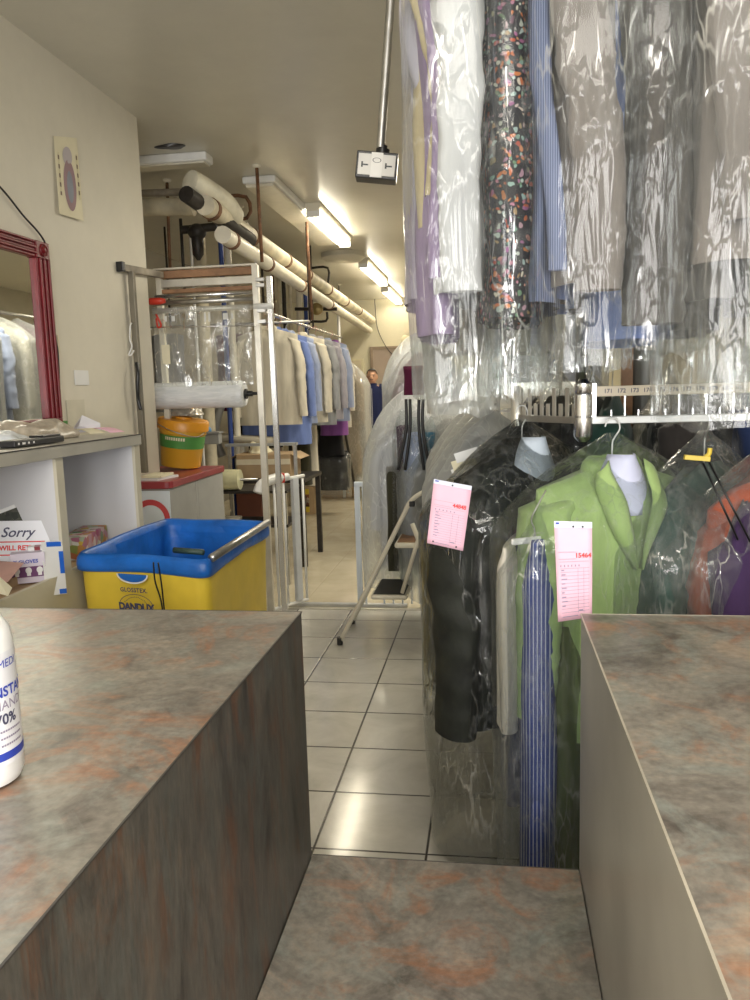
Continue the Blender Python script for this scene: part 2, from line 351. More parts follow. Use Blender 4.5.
# back door
dx0 = at(370, 347, y=13.58).x; dz = at(370, 347, y=13.58).z
d1 = struct(MB().bx(dx0+.05, dx0+1.15, 13.565, 13.6, 0, dz-.05).build('door_1', M['taupe']))
dd = MB(); dd.bx(dx0, dx0+.05, 13.55, 13.6, 0, dz); dd.bx(dx0+1.15, dx0+1.2, 13.55, 13.6, 0, dz); dd.bx(dx0+.05, dx0+1.15, 13.55, 13.6, dz-.05, dz)
fo = dd.build('door_frame', plain('door_frame_brown', (.30, .23, .17), .5), d1)
gx = at(391, 354, y=13.55).x; gz = at(391, 354, y=13.55).z
g_ = MB(); g_.bx(gx, gx+.03, 13.55, 13.566, gz-.9, gz); g_.bx(gx+.3, gx+.33, 13.55, 13.566, gz-.9, gz); g_.bx(gx+.03, gx+.3, 13.55, 13.566, gz-.03, gz); g_.bx(gx+.03, gx+.3, 13.55, 13.566, gz-.9, gz-.87)
g_.build('window_frame', plain('brown_window_bead', (.2, .14, .09), .5), d1)
MB().bx(gx+.03, gx+.3, 13.558, 13.566, gz-.87, gz-.03).build('pane', plain('dull_pane', (.34, .32, .28), .2), d1)
# shallow alcove panel on back wall left of the door
a = at(349, 361, y=13.58); b_ = at(362, 378, y=13.58)
o = MB(); o.bx(a.x, b_.x, 13.57, 13.6, b_.z-.3, a.z); o.build('wall_panel', M['tape']); tag(bpy.data.objects['wall_panel'], 'small tan framed panel on the back wall left of the door', 'panel')
fr_ = MB()
for x0, x1, z0, z1 in ((a.x-.03, a.x, b_.z-.3, a.z+.03), (b_.x, b_.x+.03, b_.z-.3, a.z+.03), (a.x, b_.x, a.z, a.z+.03)): fr_.bx(x0, x1, 13.56, 13.6, z0, z1)
fr_.build('frame', M['cream'], bpy.data.objects['wall_panel'])
# wall boxes (thermostat / alarm) right of door top
for k, (x0, y0, x1, y1, nm, lb, ct, mt) in enumerate([(404, 322, 409, 333, 'paper_notice', 'upper small cream notice on the back wall above the door', 'notice', 'tape'), (402, 336, 409, 343, 'alarm_bell', 'round yellowish alarm bell on the back wall under the cream notice', 'alarm bell', 'cream')]):
    p, q = at(x0, y0, y=13.6), at(x1, y1, y=13.6)
    mb = MB()
    if k: mb.lathe([(.075, 0), (.075, -.03), (.05, -.05), (.02, -.055)], ((p.x+q.x)/2, 13.6, (p.z+q.z)/2), 20, 'y')
    else: mb.bx(p.x, q.x, 13.585, 13.6, q.z, p.z)
    tag(mb.build(nm, M[mt], smooth='auto' if k else False), lb, ct)
# hanging wire on the back wall
p, q, r_ = at(375, 305, y=13.55), at(378, 330, y=13.55), at(390, 352, y=13.55)
tag(MB().tube(spline([(p.x, 13.55, 2.9), p, q, r_, (r_.x+.2, 13.54, r_.z-.08)]), .007, 6).build('loose_wire', M['dark'], smooth=True), 'thin dark wire drooping down the back wall to the door', 'wire')

# ================================================================== SERVICE COUNTER
def counter(label, x0, x1, y0, y1, z, name='service_counter', edge_x=None, right=False):
    t = thing(name, label, 'counter', ((x0+x1)/2, (y0+y1)/2, 0))
    cx, cy = (x0+x1)/2, (y0+y1)/2
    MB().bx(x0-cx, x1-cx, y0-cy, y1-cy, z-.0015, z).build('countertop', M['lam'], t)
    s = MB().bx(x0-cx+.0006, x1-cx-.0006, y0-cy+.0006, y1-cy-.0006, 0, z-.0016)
    s.build('base_panel', M['lam_sheen'] if right else M['lam_shaded'], t)
    e = MB()
    ex = (x1 if edge_x == 'r' else x0)-cx
    if edge_x: e.bx(ex-.0014, ex+.0014, y0-cy, y1-cy, z-.0012, z+.0004)
    e.bx(x0-cx, x1-cx, y1-cy-.0014, y1-cy+.0014, z-.0012, z+.0004)
    e.build('edge_strip', M['lamedge'] if right else M['dark'], t)
    return t
counter('tall stone patterned counter at left carrying the sanitizer bottle', -1.27, -.377, .34, 1.497, .97, edge_x='r')
counter('tall stone patterned counter at right in front of the hanging clothes', .161, 1.6, .30, 1.505, .97, edge_x='l', right=True)
counter('low stone patterned shelf counter in the gap between the tall counters', -.3755, .1595, .5, 1.499, .453, name='low_counter')

# sanitizer bottle on the left counter
bc = at(-18, 781, z=.97)
bt = thing('sanitizer_bottle', 'white hand sanitizer bottle with blue printing standing on the left counter', 'bottle', (bc.x, bc.y, .9705))
BR = .046
MB().lathe([(.034, 0), (BR-.004, .004), (BR, .014), (BR, .165), (BR-.003, .178), (BR-.012, .192), (.024, .203), (.015, .207), (.015, .222)], n=48).build('body', M['sand'], bt, smooth='auto')
MB().lathe([(BR+.0004, .028), (BR+.0004, .155)], n=64, cap=False).build('label', M['label'], bt, smooth=True)
MB().lathe([(BR+.0008, .034), (BR+.0008, .043)], n=64, cap=False).build('blue_band', M['blueink'], bt, smooth=True)
MB().lathe([(.017, .215), (.017, .235), (.008, .237), (.006, .255), (.016, .256), (.016, .266), (.004, .27)], n=24).build('pump', M['white'], bt, smooth='auto')
fa = atan2(-bc.y, -bc.x)+.48
def wrapt(txt, size, z, mat, off=0, bold=0):
    mb = text_mb(txt, size, bold=bold, align='LEFT')
    put(mb, lambda v: Vector(((BR+.0012)*cos(fa+(v.x+off)/BR), (BR+.0012)*sin(fa+(v.x+off)/BR), z+v.y))).build('lettering', mat, bt)
wrapt('MEDI', .013, .142, M['blueink'], .004); wrapt('INSTANT', .016, .111, M['blueink'], -.008, .0004); wrapt('HAND', .015, .096, M['greyink'], -.006); wrapt('70%', .017, .080, M['ink'], -.004, .0004)
for k in range(3):
    mb = MB()
    for j in range(10):
        a0 = fa+.02+j*.07; a1 = a0+.055; z = .066-.008*k; rr = BR+.001
        mb.quad(*[(rr*cos(q), rr*sin(q), zz) for q, zz in ((a0, z), (a1, z), (a1, z+.0022), (a0, z+.0022))])
    mb.build('fine_print', M['greyink'], bt)

# ================================================================== LEFT SHELF UNIT
su = thing('shelf_unit', 'grey topped open shelf unit standing along the left wall', 'shelf', (-1.67, 2.3, 0))
Q = lambda x0, x1, y0, y1, z0, z1: MB().bx(x0+1.67, x1+1.67, y0-2.3, y1-2.3, z0, z1)
Q(-1.895, -1.44, 1.3, 3.14, 1.203, 1.247).build('worktop', M['grey_lam'], su, bevel=.002)
Q(-1.442, -1.438, 1.3, 3.14, 1.2435, 1.2475).build('edge_strip', M['dark'], su)
Q(-1.895, -1.88, 1.3, 3.12, 0, 1.203).build('back_panel', M['shelf_in'], su)
for y, w in ((2.49, .045), (3.09, .04), (1.6, .045)):
    pn = Q(-1.88, -1.462, y, y+w, .0, 1.203).build('divider', M['shelf_in'], su)
    Q(-1.462, -1.45, y, y+w, .0, 1.203).build('edge_trim', M['shelf_front'], pn)
for y0, y1 in ((1.645, 2.49), (2.535, 3.09)):
    Q(-1.88, -1.47, y0, y1, .775, .795).build('shelf_board', M['card'], su)
    Q(-1.468, -1.45, y0, y1, .0, .81).build('front_panel', M['shelf_front'], su)

# things on top of the shelf unit
def sheet(pts, name, mat, label, cat, group=None, solid=.001, n=1):
    mb = MB(); mb.add(pts, [tuple(range(len(pts)))])
    return tag(mb.build(name, mat, solid=solid), label, cat, group)
# black tablet
tb = thing('card_terminal', 'flat black device with small white marks lying on the shelf top', 'device', (-1.54, 2.50, 1.2485), R(90))
mb = MB().box((0, 0, .012), (.30, .075, .022)); mb.build('case', M['blackm'], tb, bevel=.004)
MB().box((.09, 0, .026), (.11, .055, .008)).build('lid', M['black'], tb, bevel=.002)
mk = MB()
for k in range(4): mk.box((-.13+.022*k*1.3, -.0385, .012), (.016 if k == 1 else .008, .001, .007))
mk.build('button', M['paper'], tb)
# crumpled plastic/brown paper pile
def blob(name, c, rx, ry, h, mat, label, cat, seed=1, amp=.3, rz=0):
    nu, nv = 40, 16; rings = []
    for j in range(nv):
        t = j/(nv-1); ring = []
        for i in range(nu):
            a = 2*pi*i/nu; rr = cos(t*pi/2)**.7
            q = Vector((rx*rr*cos(a), ry*rr*sin(a), h*sin(t*pi/2)))
            k = noise.noise(Vector((q.x*14+seed, q.y*14, q.z*20)))*amp
            q = Vector((q.x*(1+k), q.y*(1+k), q.z*(1+k*1.3)))
            ring.append(q)
        rings.append(ring)
    o = MB().loft(rings).build(name, mat, smooth=True, loc=c, rot=(0, 0, rz)); return tag(o, label, cat)
p = at(30, 425, x=-1.74)
blob('crumpled_bag', (-1.72, 2.80, 1.248), .11, .26, .065, plain('brown_crinkled_film', (.44, .38, .30), .3, var=.3, scale=25, bmp=.8, bscale=30), 'crumpled tan plastic bag heaped on the shelf top below the mirror', 'bag', 3, .35)
blob('folded_film', (-1.67, 2.52, 1.248), .07, .17, .045, plain('white_film', (.72, .76, .80), .25, var=.15, scale=20, bmp=.6, bscale=25), 'folded white plastic film behind the black device on the shelf', 'film', 9, .3)
# white folded paper (tent)
c = at(84, 432, z=1.25); 
e = at(70, 433, z=1.2495); f_ = at(101, 431, z=1.2495); tp = at(82, 415, y=at(84, 432, z=1.25).y+.05)
mb = MB(); mb.add([(e.x, e.y, 1.249), (f_.x, f_.y, 1.249), (f_.x-.012, f_.y+.02, 1.285), tp, (e.x+.03, e.y+.03, 1.28)], [(0, 1, 2, 3, 4)])
mb.add([(e.x, e.y, 1.249), tp, (tp.x-.05, tp.y+.06, 1.249)], [(0, 1, 2)])
tag(mb.build('folded_paper', plain('lavender_white_paper', (.72, .72, .80), .6, var=.04), solid=.0008), 'white paper folded to a point standing on the shelf top', 'paper')
def receipt(px0, px1, py, dz, label, mat, rz):
    a, b = at(px0, py, z=1.25), at(px1, py+.5, z=1.25); d = (b-a); d.z = 0
    w = Vector((-d.y, d.x, 0)).normalized()*.07
    mb = MB(); rings = []
    for k in range(9):
        t = k/8; q = Vector((a.x, a.y, 1.2492+dz))+d*t+Vector((0, 0, .014*sin(t*pi)+.01*(1-t)))
        rings.append([q-w*.5, q+w*.5])
    mb.loft(rings, False, False, False)
    tag(mb.build('receipt', mat, solid=.0006, smooth=True), label, 'receipt', 'receipts on the shelf top')
receipt(88, 118, 431.5, .0, 'curled pink receipt lying rightmost on the shelf top', M['pink'], 0)
receipt(74, 98, 433, .002, 'cream receipt in front of the folded white paper', M['cream'], 0)
# white papers leaning on wall behind
def wallcard(x0, y0, x1, y1, name, mat, label, cat, X=-1.897, par=None):
    a, b = at(x0, y0, x=X), at(x1, y1, x=X)
    o = MB().bx(X-.001, X+.002, a.y, b.y, min(a.z, b.z), max(a.z, b.z)).build(name, mat, par)
    return tag(o, label, cat) if not par else o
wallcard(74, 370, 89, 385, 'paper_note', M['paper'], 'small white note stuck on the left wall right of the mirror', 'note')
wallcard(57, 335, 60, 353, 'tape_strip', M['tape'], 'short strip of tape holding the cable beside the mirror', 'tape')
wallcard(66, 400, 86, 428, 'taped_sheet', plain('wall_coloured_sheet', (.64, .60, .48), .6), 'cream sheet taped to the left wall under the small white note', 'paper')
wallcard(62, 421, 68, 432, 'green_card', M['green'], 'tiny green card on the shelf against the wall by the mirror', 'card', -1.88)

# mirror
mr = thing('wall_mirror', 'rectangular mirror in a reeded red frame leaning on the left wall', 'mirror', (-1.9, 2.7, 1.2475))
y0, y1, zt = 2.05-2.7, 3.29-2.7, 2.055-1.2475
def reeded(mb, a, b, w, horiz):
    n = 6
    for k in range(n):
        o = -w/2+w*(k+.5)/n
        if horiz: mb.bx(.005, .03+.008*(k % 2), a[0], b[0], a[1]+o-w/n*.42, a[1]+o+w/n*.42)
        else: mb.bx(.005, .03+.008*(k % 2), a[0]+o-w/n*.42, a[0]+o+w/n*.42, a[1], b[1])
    return mb
for z in (zt-.035, .035):
    mb = reeded(MB(), (y0+.1, z), (y1-.1, z), .068, True); mb.bx(.002, .028, y0+.1, y1-.1, z-.035, z+.035); mb.build('frame_rail', M['red'], mr, bevel=.003)
for y in (y0+.05, y1-.05):
    mb = reeded(MB(), (y, .07), (y, zt-.07), .096, False); mb.bx(.002, .028, y-.05, y+.05, .07, zt-.07); mb.build('frame_stile', M['red'], mr, bevel=.003)
    for z in (zt-.035, .035):
        cb = MB().bx(.002, .036, y-.05, y+.05, z-.035, z+.035).build('corner_block', M['red'], mr, bevel=.003)
        MB().lathe([(.028, .034), (.026, .042), (.018, .038), (.010, .046), (.003, .047)], (0, y, z), 20, 'x').build('rosette', M['red'], cb, smooth='auto')
MB().bx(.004, .012, y0+.09, y1-.09, .06, zt-.06).build('glass', M['mirror'], mr)
# cable along mirror
pts = [at(-30, 160, x=-1.888), at(0, 187, x=-1.888), at(22, 214, x=-1.888), at(46, 245, x=-1.888), at(51, 290, x=-1.888), at(55, 335, x=-1.888), at(58, 355, x=-1.888), at(60, 400, x=-1.888), at(62, 424, x=-1.888)]
tag(MB().tube(spline(pts), .004, 6).build('black_cable', M['black'], smooth=True), 'thin black cable running over the left wall and down beside the mirror', 'cable')
# poster: plain stand-in picture
c4 = [at(53, 136, x=-1.897), at(76, 138, x=-1.897), at(81, 221, x=-1.897), at(57, 214, x=-1.897)]
ps = thing('picture_print', 'narrow cream picture print with a mauve oval shape pinned high on left wall', 'picture', (-1.897, 3.55, 2.38))
L4 = [v-ps.location for v in c4]
mb = MB(); mb.add([v+Vector((.002 if k < 2 else .012, 0, 0)) for k, v in enumerate(L4)], [(3, 2, 1, 0)]); mb.build('sheet', M['cream'], ps, solid=.001)
def pic(u, v): 
    top = L4[0].lerp(L4[1], u); bot = L4[3].lerp(L4[2], u); return top.lerp(bot, v)+Vector((.004+.010*v, 0, 0))
def oval(u, v, ru, rv, name, mat, k=0):
    mb = MB(); mb.add([pic(u+ru*cos(2*pi*i/28), v+rv*sin(2*pi*i/28))+Vector((k, 0, 0)) for i in range(28)], [tuple(range(28))]); mb.build(name, mat, ps)
oval(.52, .60, .26, .32, 'mauve_shape', plain('faded_mauve', (.34, .22, .24), .7), .0005); oval(.5, .24, .2, .12, 'grey_shape', plain('faded_lilac', (.50, .45, .47), .7), .0005); oval(.52, .62, .13, .2, 'blue_shape', plain('faded_blue', (.27, .29, .34), .7), .001)
for u in (.12, .9):
    mb = MB(); mb.loft([[pic(u-.03, .2+.55*k/8)+Vector((.0006, 0, 0)), pic(u+.03, .2+.55*k/8)+Vector((.0006, 0, 0))] for k in range(9)], False, False, False)
    mb.build('dashed_border', stripes('dashed_border_%d' % (u*10), (.25, .19, .14), (.70, .64, .44), 8, (0, 0, 1), .5), ps)

# contents of left compartment
def cbox(name, label, cat, px_, py_, y, w, d, h, a, mat, par=None):
    p = at(px_, py_, y=y); t = thing(name, label, cat, (p.x, p.y, .7955), R(a))
    MB().box((0, 0, h/2), (w, d, h)).build('carton', mat, t, bevel=.001); return t
# A, low cardboard tray
tr_ = thing('cardboard_tray', 'shallow cardboard tray holding the glove box in the left compartment', 'tray', (-1.70, 2.24, .7955))
mb = MB(); mb.bx(-.15, .15, -.16, .14, 0, .004)
for x0, x1, y0_, y1_ in ((-.15, -.146, -.16, .14), (.146, .15, -.16, .14), (-.146, .146, -.16, -.156), (-.146, .146, .136, .14)): mb.bx(x0, x1, y0_, y1_, .004, .03)
mb.build('tray', M['card'], tr_)
lav = plain('lavender_box', (.66, .60, .70), .5, var=.05)
p = Vector((-1.53, 2.41, 0))
gb = thing('glove_box', 'lavender and white carton printed GLOVES in the left shelf compartment', 'box', (p.x, p.y, .80), R(28))
MB().box((0, 0, .05), (.105, .05, .10)).build('carton', lav, gb, bevel=.001)
FR = lambda x, z, hd: (x, -hd-.0005, z)
lettering('Y GLOVES', .0165, FR(-.006, .072, .0255), (1, 0, 0), (0, 0, 1), M['blueink'], gb, bold=.0004)
mb = MB(); mb.bx(-.052, .052, -.0258, -.0252, .02, .055); mb.build('purple_band', plain('purple_print', (.16, .05, .16), .5), gb)
mb = MB()
for x in (-.036, .0, .034): mb.sphere((x, -.0258, .042), (.010, .0012, .011), 12, 8); mb.bx(x-.006, x+.006, -.0268, -.026, .024, .038)
mb.build('hand_picture', M['paper'], gb)
mb = MB(); 
for k in range(4): mb.tube([(.053, -.012+.008*k, .03), (.053, -.014+.009*k, .07)], .0028, 6)
mb.build('yellow_hand_picture', M['yel'], gb)
rb = thing('carton', 'white carton with a dark red stripe behind the glove box', 'box', (-1.522, 2.456, .7965), R(28))
MB().box((0, 0, .055), (.06, .04, .12)).build('body', M['paper'], rb, bevel=.001)
MB().box((0, 0, .055), (.018, .0406, .1206)).build('red_stripe', M['maroon'], rb)
mb = MB(); 
for k in range(7): mb.bx(.0302, .0306, -.016+.005*k, -.016+.005*k+.003, .02, .04)
mb.build('bar_marking', M['ink'], rb)
MB().box((.0306, 0, .085), (.0006, .026, .016)).build('red_print', M['redink'], rb)
# open pink flap sheet
mb = MB(); mb.add([at(-14, 586, y=2.16), at(8, 582, y=2.16), at(24, 563, y=2.34), at(-6, 561, y=2.36)], [(0, 1, 2, 3)])
tag(mb.build('pink_sheet', plain('salmon_paper', (.62, .36, .30), .6), solid=.001), 'salmon pink sheet lying over the boxes in left compartment', 'paper')
mb = MB(); a = at(0, 578, y=2.03)
mb.add([at(-6, 572, y=2.03), at(12, 588, y=2.03), at(8, 596, y=2.05), at(-8, 592, y=2.05)], [(0, 1, 2, 3)])
tag(mb.build('yellow_card', M['cream'], solid=.001), 'pale yellow card leaning out of the left compartment', 'card')
# sorry sign
def panel_sign(name, label, cat, px_, py_, y, w, h, a, tilt, roll, mat):
    p = at(px_, py_, y=y); t = thing(name, label, cat, p, rot=(R(tilt), R(roll), R(a))); MB().box((0, 0, 0), (w, .003, h)).build('board', mat, t, bevel=.0005); return t
sg = panel_sign('closed_sign', 'white card sign reading Sorry WILL RETURN behind the cartons', 'sign', 14, 549, 2.445, .235, .19, 22, -8, 3, plain('sign_white', (.78, .79, .84), .5, var=.03))
lettering('Sorry', .046, (.01, -.0022, .055), (1, 0, 0), (0, 0, 1), M['ink'], sg, shear=.35, bold=.0006)
lettering('WILL RETURN', .0225, (.026, -.0022, .003), (1, 0, 0), (0, 0, 1), M['redink'], sg, bold=.0008)
mb = MB(); 
for x0, x1, z0, z1 in ((-.056, .098, .022, .026), (-.056, .098, -.022, -.018), (-.056, -.052, -.018, .022), (.094, .098, -.018, .022)): mb.bx(x0, x1, -.0024, -.0018, z0, z1)
mb.build('red_border', M['redink'], sg); MB().bx(.102, .116, -.0024, -.0018, -.02, -.008).build('blue_mark', M['blueink'], sg)
pc = panel_sign('photo_print', 'dark leaf photograph with a white border leaning tilted behind the sign', 'photo', 24, 545, 2.46, .20, .16, 22, -8, -19, M['paper'])
pc.location = sg.location+Vector((.012, .045, .07))
MB().box((0, -.002, 0), (.205, .0012, .135)).build('dark_picture', patches('dark_leaf_photo', [(.012, .014, .012), (.05, .055, .035), (.015, .02, .012), (.10, .10, .07), (.01, .01, .012)], 60), pc)
bp_ = panel_sign('blue_folder', 'white folder with bright blue corner marks standing by the shelf divider', 'folder', 54, 568, 2.44, .08, .18, 66, -12, 8, M['paper'])
BB = plain('bright_blue_print', (.02, .14, .65), .4)
for q in ((.022, .039, -.02, .055), (-.022, .034, .072, .088), (.012, .039, -.088, -.072)): MB().bx(q[0], q[1], -.0024, -.0016, q[2], q[3]).build('blue_mark', BB, bp_)
# right compartment patterned box
pb = thing('patterned_box', 'small box with a colourful floral check pattern in the right compartment', 'box', (-1.60, 2.90, .7955), R(10))
MB().box((0, 0, .042), (.10, .30, .085)).build('carton', patches('floral_check', [(.72, .68, .6), (.42, .05, .06), (.6, .42, .06), (.1, .25, .08), (.8, .76, .70), (.35, .05, .15), (.7, .66, .6)], 34), pb, bevel=.002)

# ================================================================== LAUNDRY CART
ct = thing('laundry_cart', 'yellow vinyl laundry cart with a blue lining beside the gate', 'cart', (-1.2, 2.95, 0))
ZR = .872
rim = [Vector((-1.425, 2.53, ZR)), at(206, 560, z=ZR), at(268, 521, z=ZR), Vector((-1.40, 3.24, ZR))]
cc = sum(rim, Vector())/4
def rect_ring(sc, z, off=0, rad=.05):
    out = []; pts = []
    for q in rim:
        d = q-cc; d.z = 0; p = cc+d*sc+d.normalized()*off*1.3; p.z = z; pts.append(p)
    for k in range(4):
        a, b, c = pts[k-1], pts[k], pts[(k+1) % 4]
        p0 = b+(a-b).normalized()*rad; p2 = b+(c-b).normalized()*rad
        for t in [i/5 for i in range(6)]: out.append(p0*(1-t)**2+b*2*t*(1-t)+p2*t*t)
        q2 = c+(b-c).normalized()*rad
        for t in [i/10 for i in range(1, 10)]: out.append(p2.lerp(q2, t))
    return [p-ct.location for p in out]
def wob(ring, amp, s, zamp=0):
    return [p+Vector((noise.noise(Vector((p.x*7, p.y*7, p.z*5+s)))*amp, noise.noise(Vector((p.x*7+9, p.y*7, p.z*5+s)))*amp, noise.noise(Vector((p.x*3, p.y*3, s)))*zamp)) for p in ring]
MB().loft([wob(rect_ring(1-.08*(1-t), .14+.68*t), .012*sin(pi*t), 3) for t in [k/14 for k in range(15)]], True, False).build('outer_bag', M['yellow'], ct, smooth=True)
MB().loft([wob(rect_ring(1, z, off=o), .009, 5, .016) for z, o in ((ZR-.058, .006), (ZR-.053, .012), (ZR-.034, .014), (ZR-.012, .011), (ZR+.004, 0), (ZR-.002, -.012), (ZR-.05, -.018))], False, False).build('blue_cuff', M['blue'], ct, smooth=True)
MB().loft([wob(rect_ring(.985-.11*t, ZR-.02-.6*t, off=-.014), .012, 8) for t in [k/14 for k in range(15)]], False, True).build('lining', M['blue'], ct, smooth=True)
rp = MB().tube([rim[1]-ct.location+Vector((.008, .03, .0)), rim[2]-ct.location+Vector((.008, -.03, .0))], .014, 10); rp.build('rim_bar', M['steel'], ct, smooth=True)
A_, B_ = rim[0].copy(), rim[1].copy(); u_ = (B_-A_).normalized(); nrm = Vector((u_.y, -u_.x, 0))
def face(s, z): 
    q = A_.lerp(B_, s)+nrm*.004; q.z = z; q = q-ct.location
    return q
cv = A_.lerp(B_, .47)
org = face(.47, .0)-Vector((0, 0, 0))+nrm*.002
def onface(x, z, o=.012): return face(.47, z)+u_*x+nrm*(o+.006-.05*(.82-z))
ZP = ZR-.057
fy = (rim[0].lerp(rim[1], .47)).y
ZG, ZD = at(139, 589.5, y=fy).z, at(141, 606, y=fy).z
mb = MB(); mb.add([onface(.058*cos(pi+pi*k/20), ZP+.028*sin(pi+pi*k/20)) for k in range(21)], [tuple(range(21))]); mb.build('pocket_inset', M['blue'], ct)
mb = MB(); mb.loft([[onface((.058+w)*cos(pi+pi*k/20), ZP+(.028+w)*sin(pi+pi*k/20), .014) for w in (0, .005)] for k in range(21)], False, False, False); mb.build('pocket_binding', M['white'], ct)
def letcart(txt, size, x, z, **k):
    mb = text_mb(txt, size, **k); put(mb, lambda v: onface(x+v.x, z+v.y, .0135)).build('lettering', M['ink'], ct)
letcart('GLOSSTEX.', .0205, 0, ZG+.002, space=1.08, bold=.0006); letcart('DANDUX', .034, .004, ZD, bold=.0018, space=.92)
mb = MB(); mb.loft([[onface(.004+(.066+w)*cos(2*pi*k/40), ZD+.004+(.040+w*.8)*sin(2*pi*k/40), .0135) for w in (0, .0025)] for k in range(41)], False, False, False); mb.build('logo_ring', M['ink'], ct)
mb = MB()
random.seed(4)
for k in range(16):
    a = R(25+130*k/15); rr = .8+.08*random.random(); x, z = .004+.056*rr*cos(a), ZD+.004+.036*rr*sin(a)
    mb.add([onface(x-.003, z, .0135), onface(x+.003, z, .0135), onface(x+.0015, z+.003, .0135)], [(0, 1, 2)])
mb.build('logo_spark', M['ink'], ct)
mb = MB()
cx_ = .115
mb.tube(spline([onface(cx_-.012, .865, .03), onface(cx_-.016, .80, .026), onface(cx_-.006, .74, .02), onface(cx_, .68, .02), onface(cx_+.012, .63, .02), onface(cx_+.002, .58, .02)]), .0028, 6)
mb.tube(spline([onface(cx_+.006, .865, .03), onface(cx_+.008, .79, .026), onface(cx_+.004, .73, .02), onface(cx_+.004, .68, .02), onface(cx_-.004, .62, .02)]), .0028, 6)
dc = mb.build('drawcord', M['black'], ct, smooth=True)
a = onface(cx_-.02, .668, .024); b = onface(cx_+.024, .671, .024)
MB().tube([a, a.lerp(b, .5), b], .009, 10).build('cord_lock', M['black'], dc, smooth='auto')
gp = rim[0].lerp(rim[1], .68)-ct.location; 
MB().tube([gp+Vector((.02, .05, .015)), gp+Vector((.13, .03, .012))], .01, 8).build('handle_grip', plain('dark_green_grip', (.03, .06, .05), .5), ct, smooth=True)
fr_ = MB()
for sx in (-.2, .2): fr_.box((sx, 0, .12), (.03, .78, .03))
fr_.box((0, -.3, .12), (.4, .03, .03)); fr_.box((0, .3, .12), (.4, .03, .03)); fr_.build('chassis', M['steel'], ct)
for sx in (-.18, .18):
    for sy in (-.3, .3):
        w = MB().box((sx, sy, .085), (.03, .05, .05)).build('caster', M['steel'], ct)
        MB().lathe([(.02, -.014), (.045, -.012), (.045, .012), (.02, .014)], (sx, sy, .045), 20, 'x').build('wheel', M['mat'], w, smooth='auto')

# ================================================================== POLY BAGGING MACHINE
bg = thing('garment_bagger', 'metal bagging stand with rollers and hanging clear film', 'bagging machine', (-1.6, 4.5, 0))
B0 = bg.location
def lp(*p): return Vector(p)-B0
def tubeo(pts, r, name, mat, par=bg, n=10, base=B0, sm_=True): return MB().tube([Vector(p)-base for p in pts], r, n).build(name, mat, par, smooth=sm_)
def sq(p0, p1, w, name, mat, par=bg, base=B0):
    p0, p1 = Vector(p0)-base, Vector(p1)-base; d = (p1-p0); L = d.length; q = d.to_track_quat('Z', 'Y').to_matrix()
    return MB().box((p0+p1)/2, (w, w, L), q).build(name, mat, par, bevel=.002)
sq((-1.868, 4.09, .99), (-1.868, 4.09, 2.05), .03, 'upright', plain('dull_steel', (.20, .18, .14), .45, .5))
sq((-1.885, 4.02, 2.06), (-1.885, 4.52, 2.09), .035, 'side_arm', M['pipe_dirty'])
MB().box(lp(-1.885, 4.0, 2.062), (.045, .03, .05)).build('end_cap', M['black'], bg, bevel=.004)
sq((-1.915, 4.56, 0.99), (-1.915, 4.56, 2.1), .032, 'upright', M['offwhite'])
sq((-1.318, 4.5, 0), (-1.318, 4.5, 2.115), .035, 'upright', M['alu'])
sq((-1.235, 4.5, 0), (-1.24, 4.5, 2.05), .03, 'upright', M['chrome'])
for z, w in ((2.095, .042), (2.0, .022)): MB().bx(-1.9+1.6, -1.33+1.6, -.01+.06, .03+.06, z-w/2, z+w/2).build('brown_board', M['wood'], bg, bevel=.002)
MB().bx(-.33, .28, .02, .05, 2.118, 2.128).build('top_strip', M['alu'], bg)
MB().bx(-.31, .28, .045, .085, 2.022, 2.065).build('cross_bar', M['alu'], bg, bevel=.002)
tubeo([(-1.92, 4.5, 1.965), (-1.33, 4.5, 1.965)], .011, 'roller', M['chrome']); tubeo([(-1.94, 4.5, 1.93), (-1.33, 4.5, 1.93)], .014, 'roller', M['steel']); tubeo([(-1.94, 4.5, 1.885), (-1.33, 4.5, 1.885)], .015, 'roller', M['alu'])
tubeo([(-1.95, 4.44, 1.79), (-1.31, 4.44, 1.775)], .003, 'cut_wire', M['chrome'])
tubeo([(-1.33, 4.49, 1.885), (-1.22, 4.49, 1.885)], .018, 'roller_stub', M['white'])
for z in (2.0, 2.03, 1.80, 1.86): MB().box(lp(-1.285, 4.48, z), (.05, .03, .02)).build('bracket', M['steel'], bg, bevel=.002)
rc = MB().lathe([(.004, -.07), (.016, -.05), (.02, -.02), (.02, .03), (.012, .06)], lp(-1.90, 4.45, 1.935), 14, 'x').build('red_clamp', M['redp'], bg, smooth=True)
tubeo(spline([(-1.90, 4.45, 1.86), (-1.885, 4.43, 1.845), (-1.87, 4.44, 1.80), (-1.89, 4.44, 1.79), (-1.90, 4.45, 1.84)]), .006, 'red_clip', M['redp'])
# wire hook + white tag
tubeo(spline([(-1.93, 4.44, 1.78), (-1.99, 4.40, 1.775), (-1.87, 4.05, 1.78), (-1.873, 4.03, 1.70), (-1.865, 4.03, 1.66), (-1.885, 4.03, 1.62), (-1.87, 4.02, 1.615), (-1.855, 4.03, 1.64)]), .004, 'bent_wire', M['white'])
MB().box(lp(-1.86, 4.46, 1.635), (.048, .004, .11)).build('hanging_tag', M['cream'], bg, bevel=.001)
tubeo([(-1.86, 4.46, 1.69), (-1.865, 4.46, 1.79)], .0015, 'tag_string', M['cream'])
tubeo(spline([(-1.85, 4.04, 1.575), (-1.838, 4.02, 1.52), (-1.845, 4.02, 1.44), (-1.85, 4.03, 1.38), (-1.84, 4.03, 1.33)]), .010, 'black_strap', M['black'])
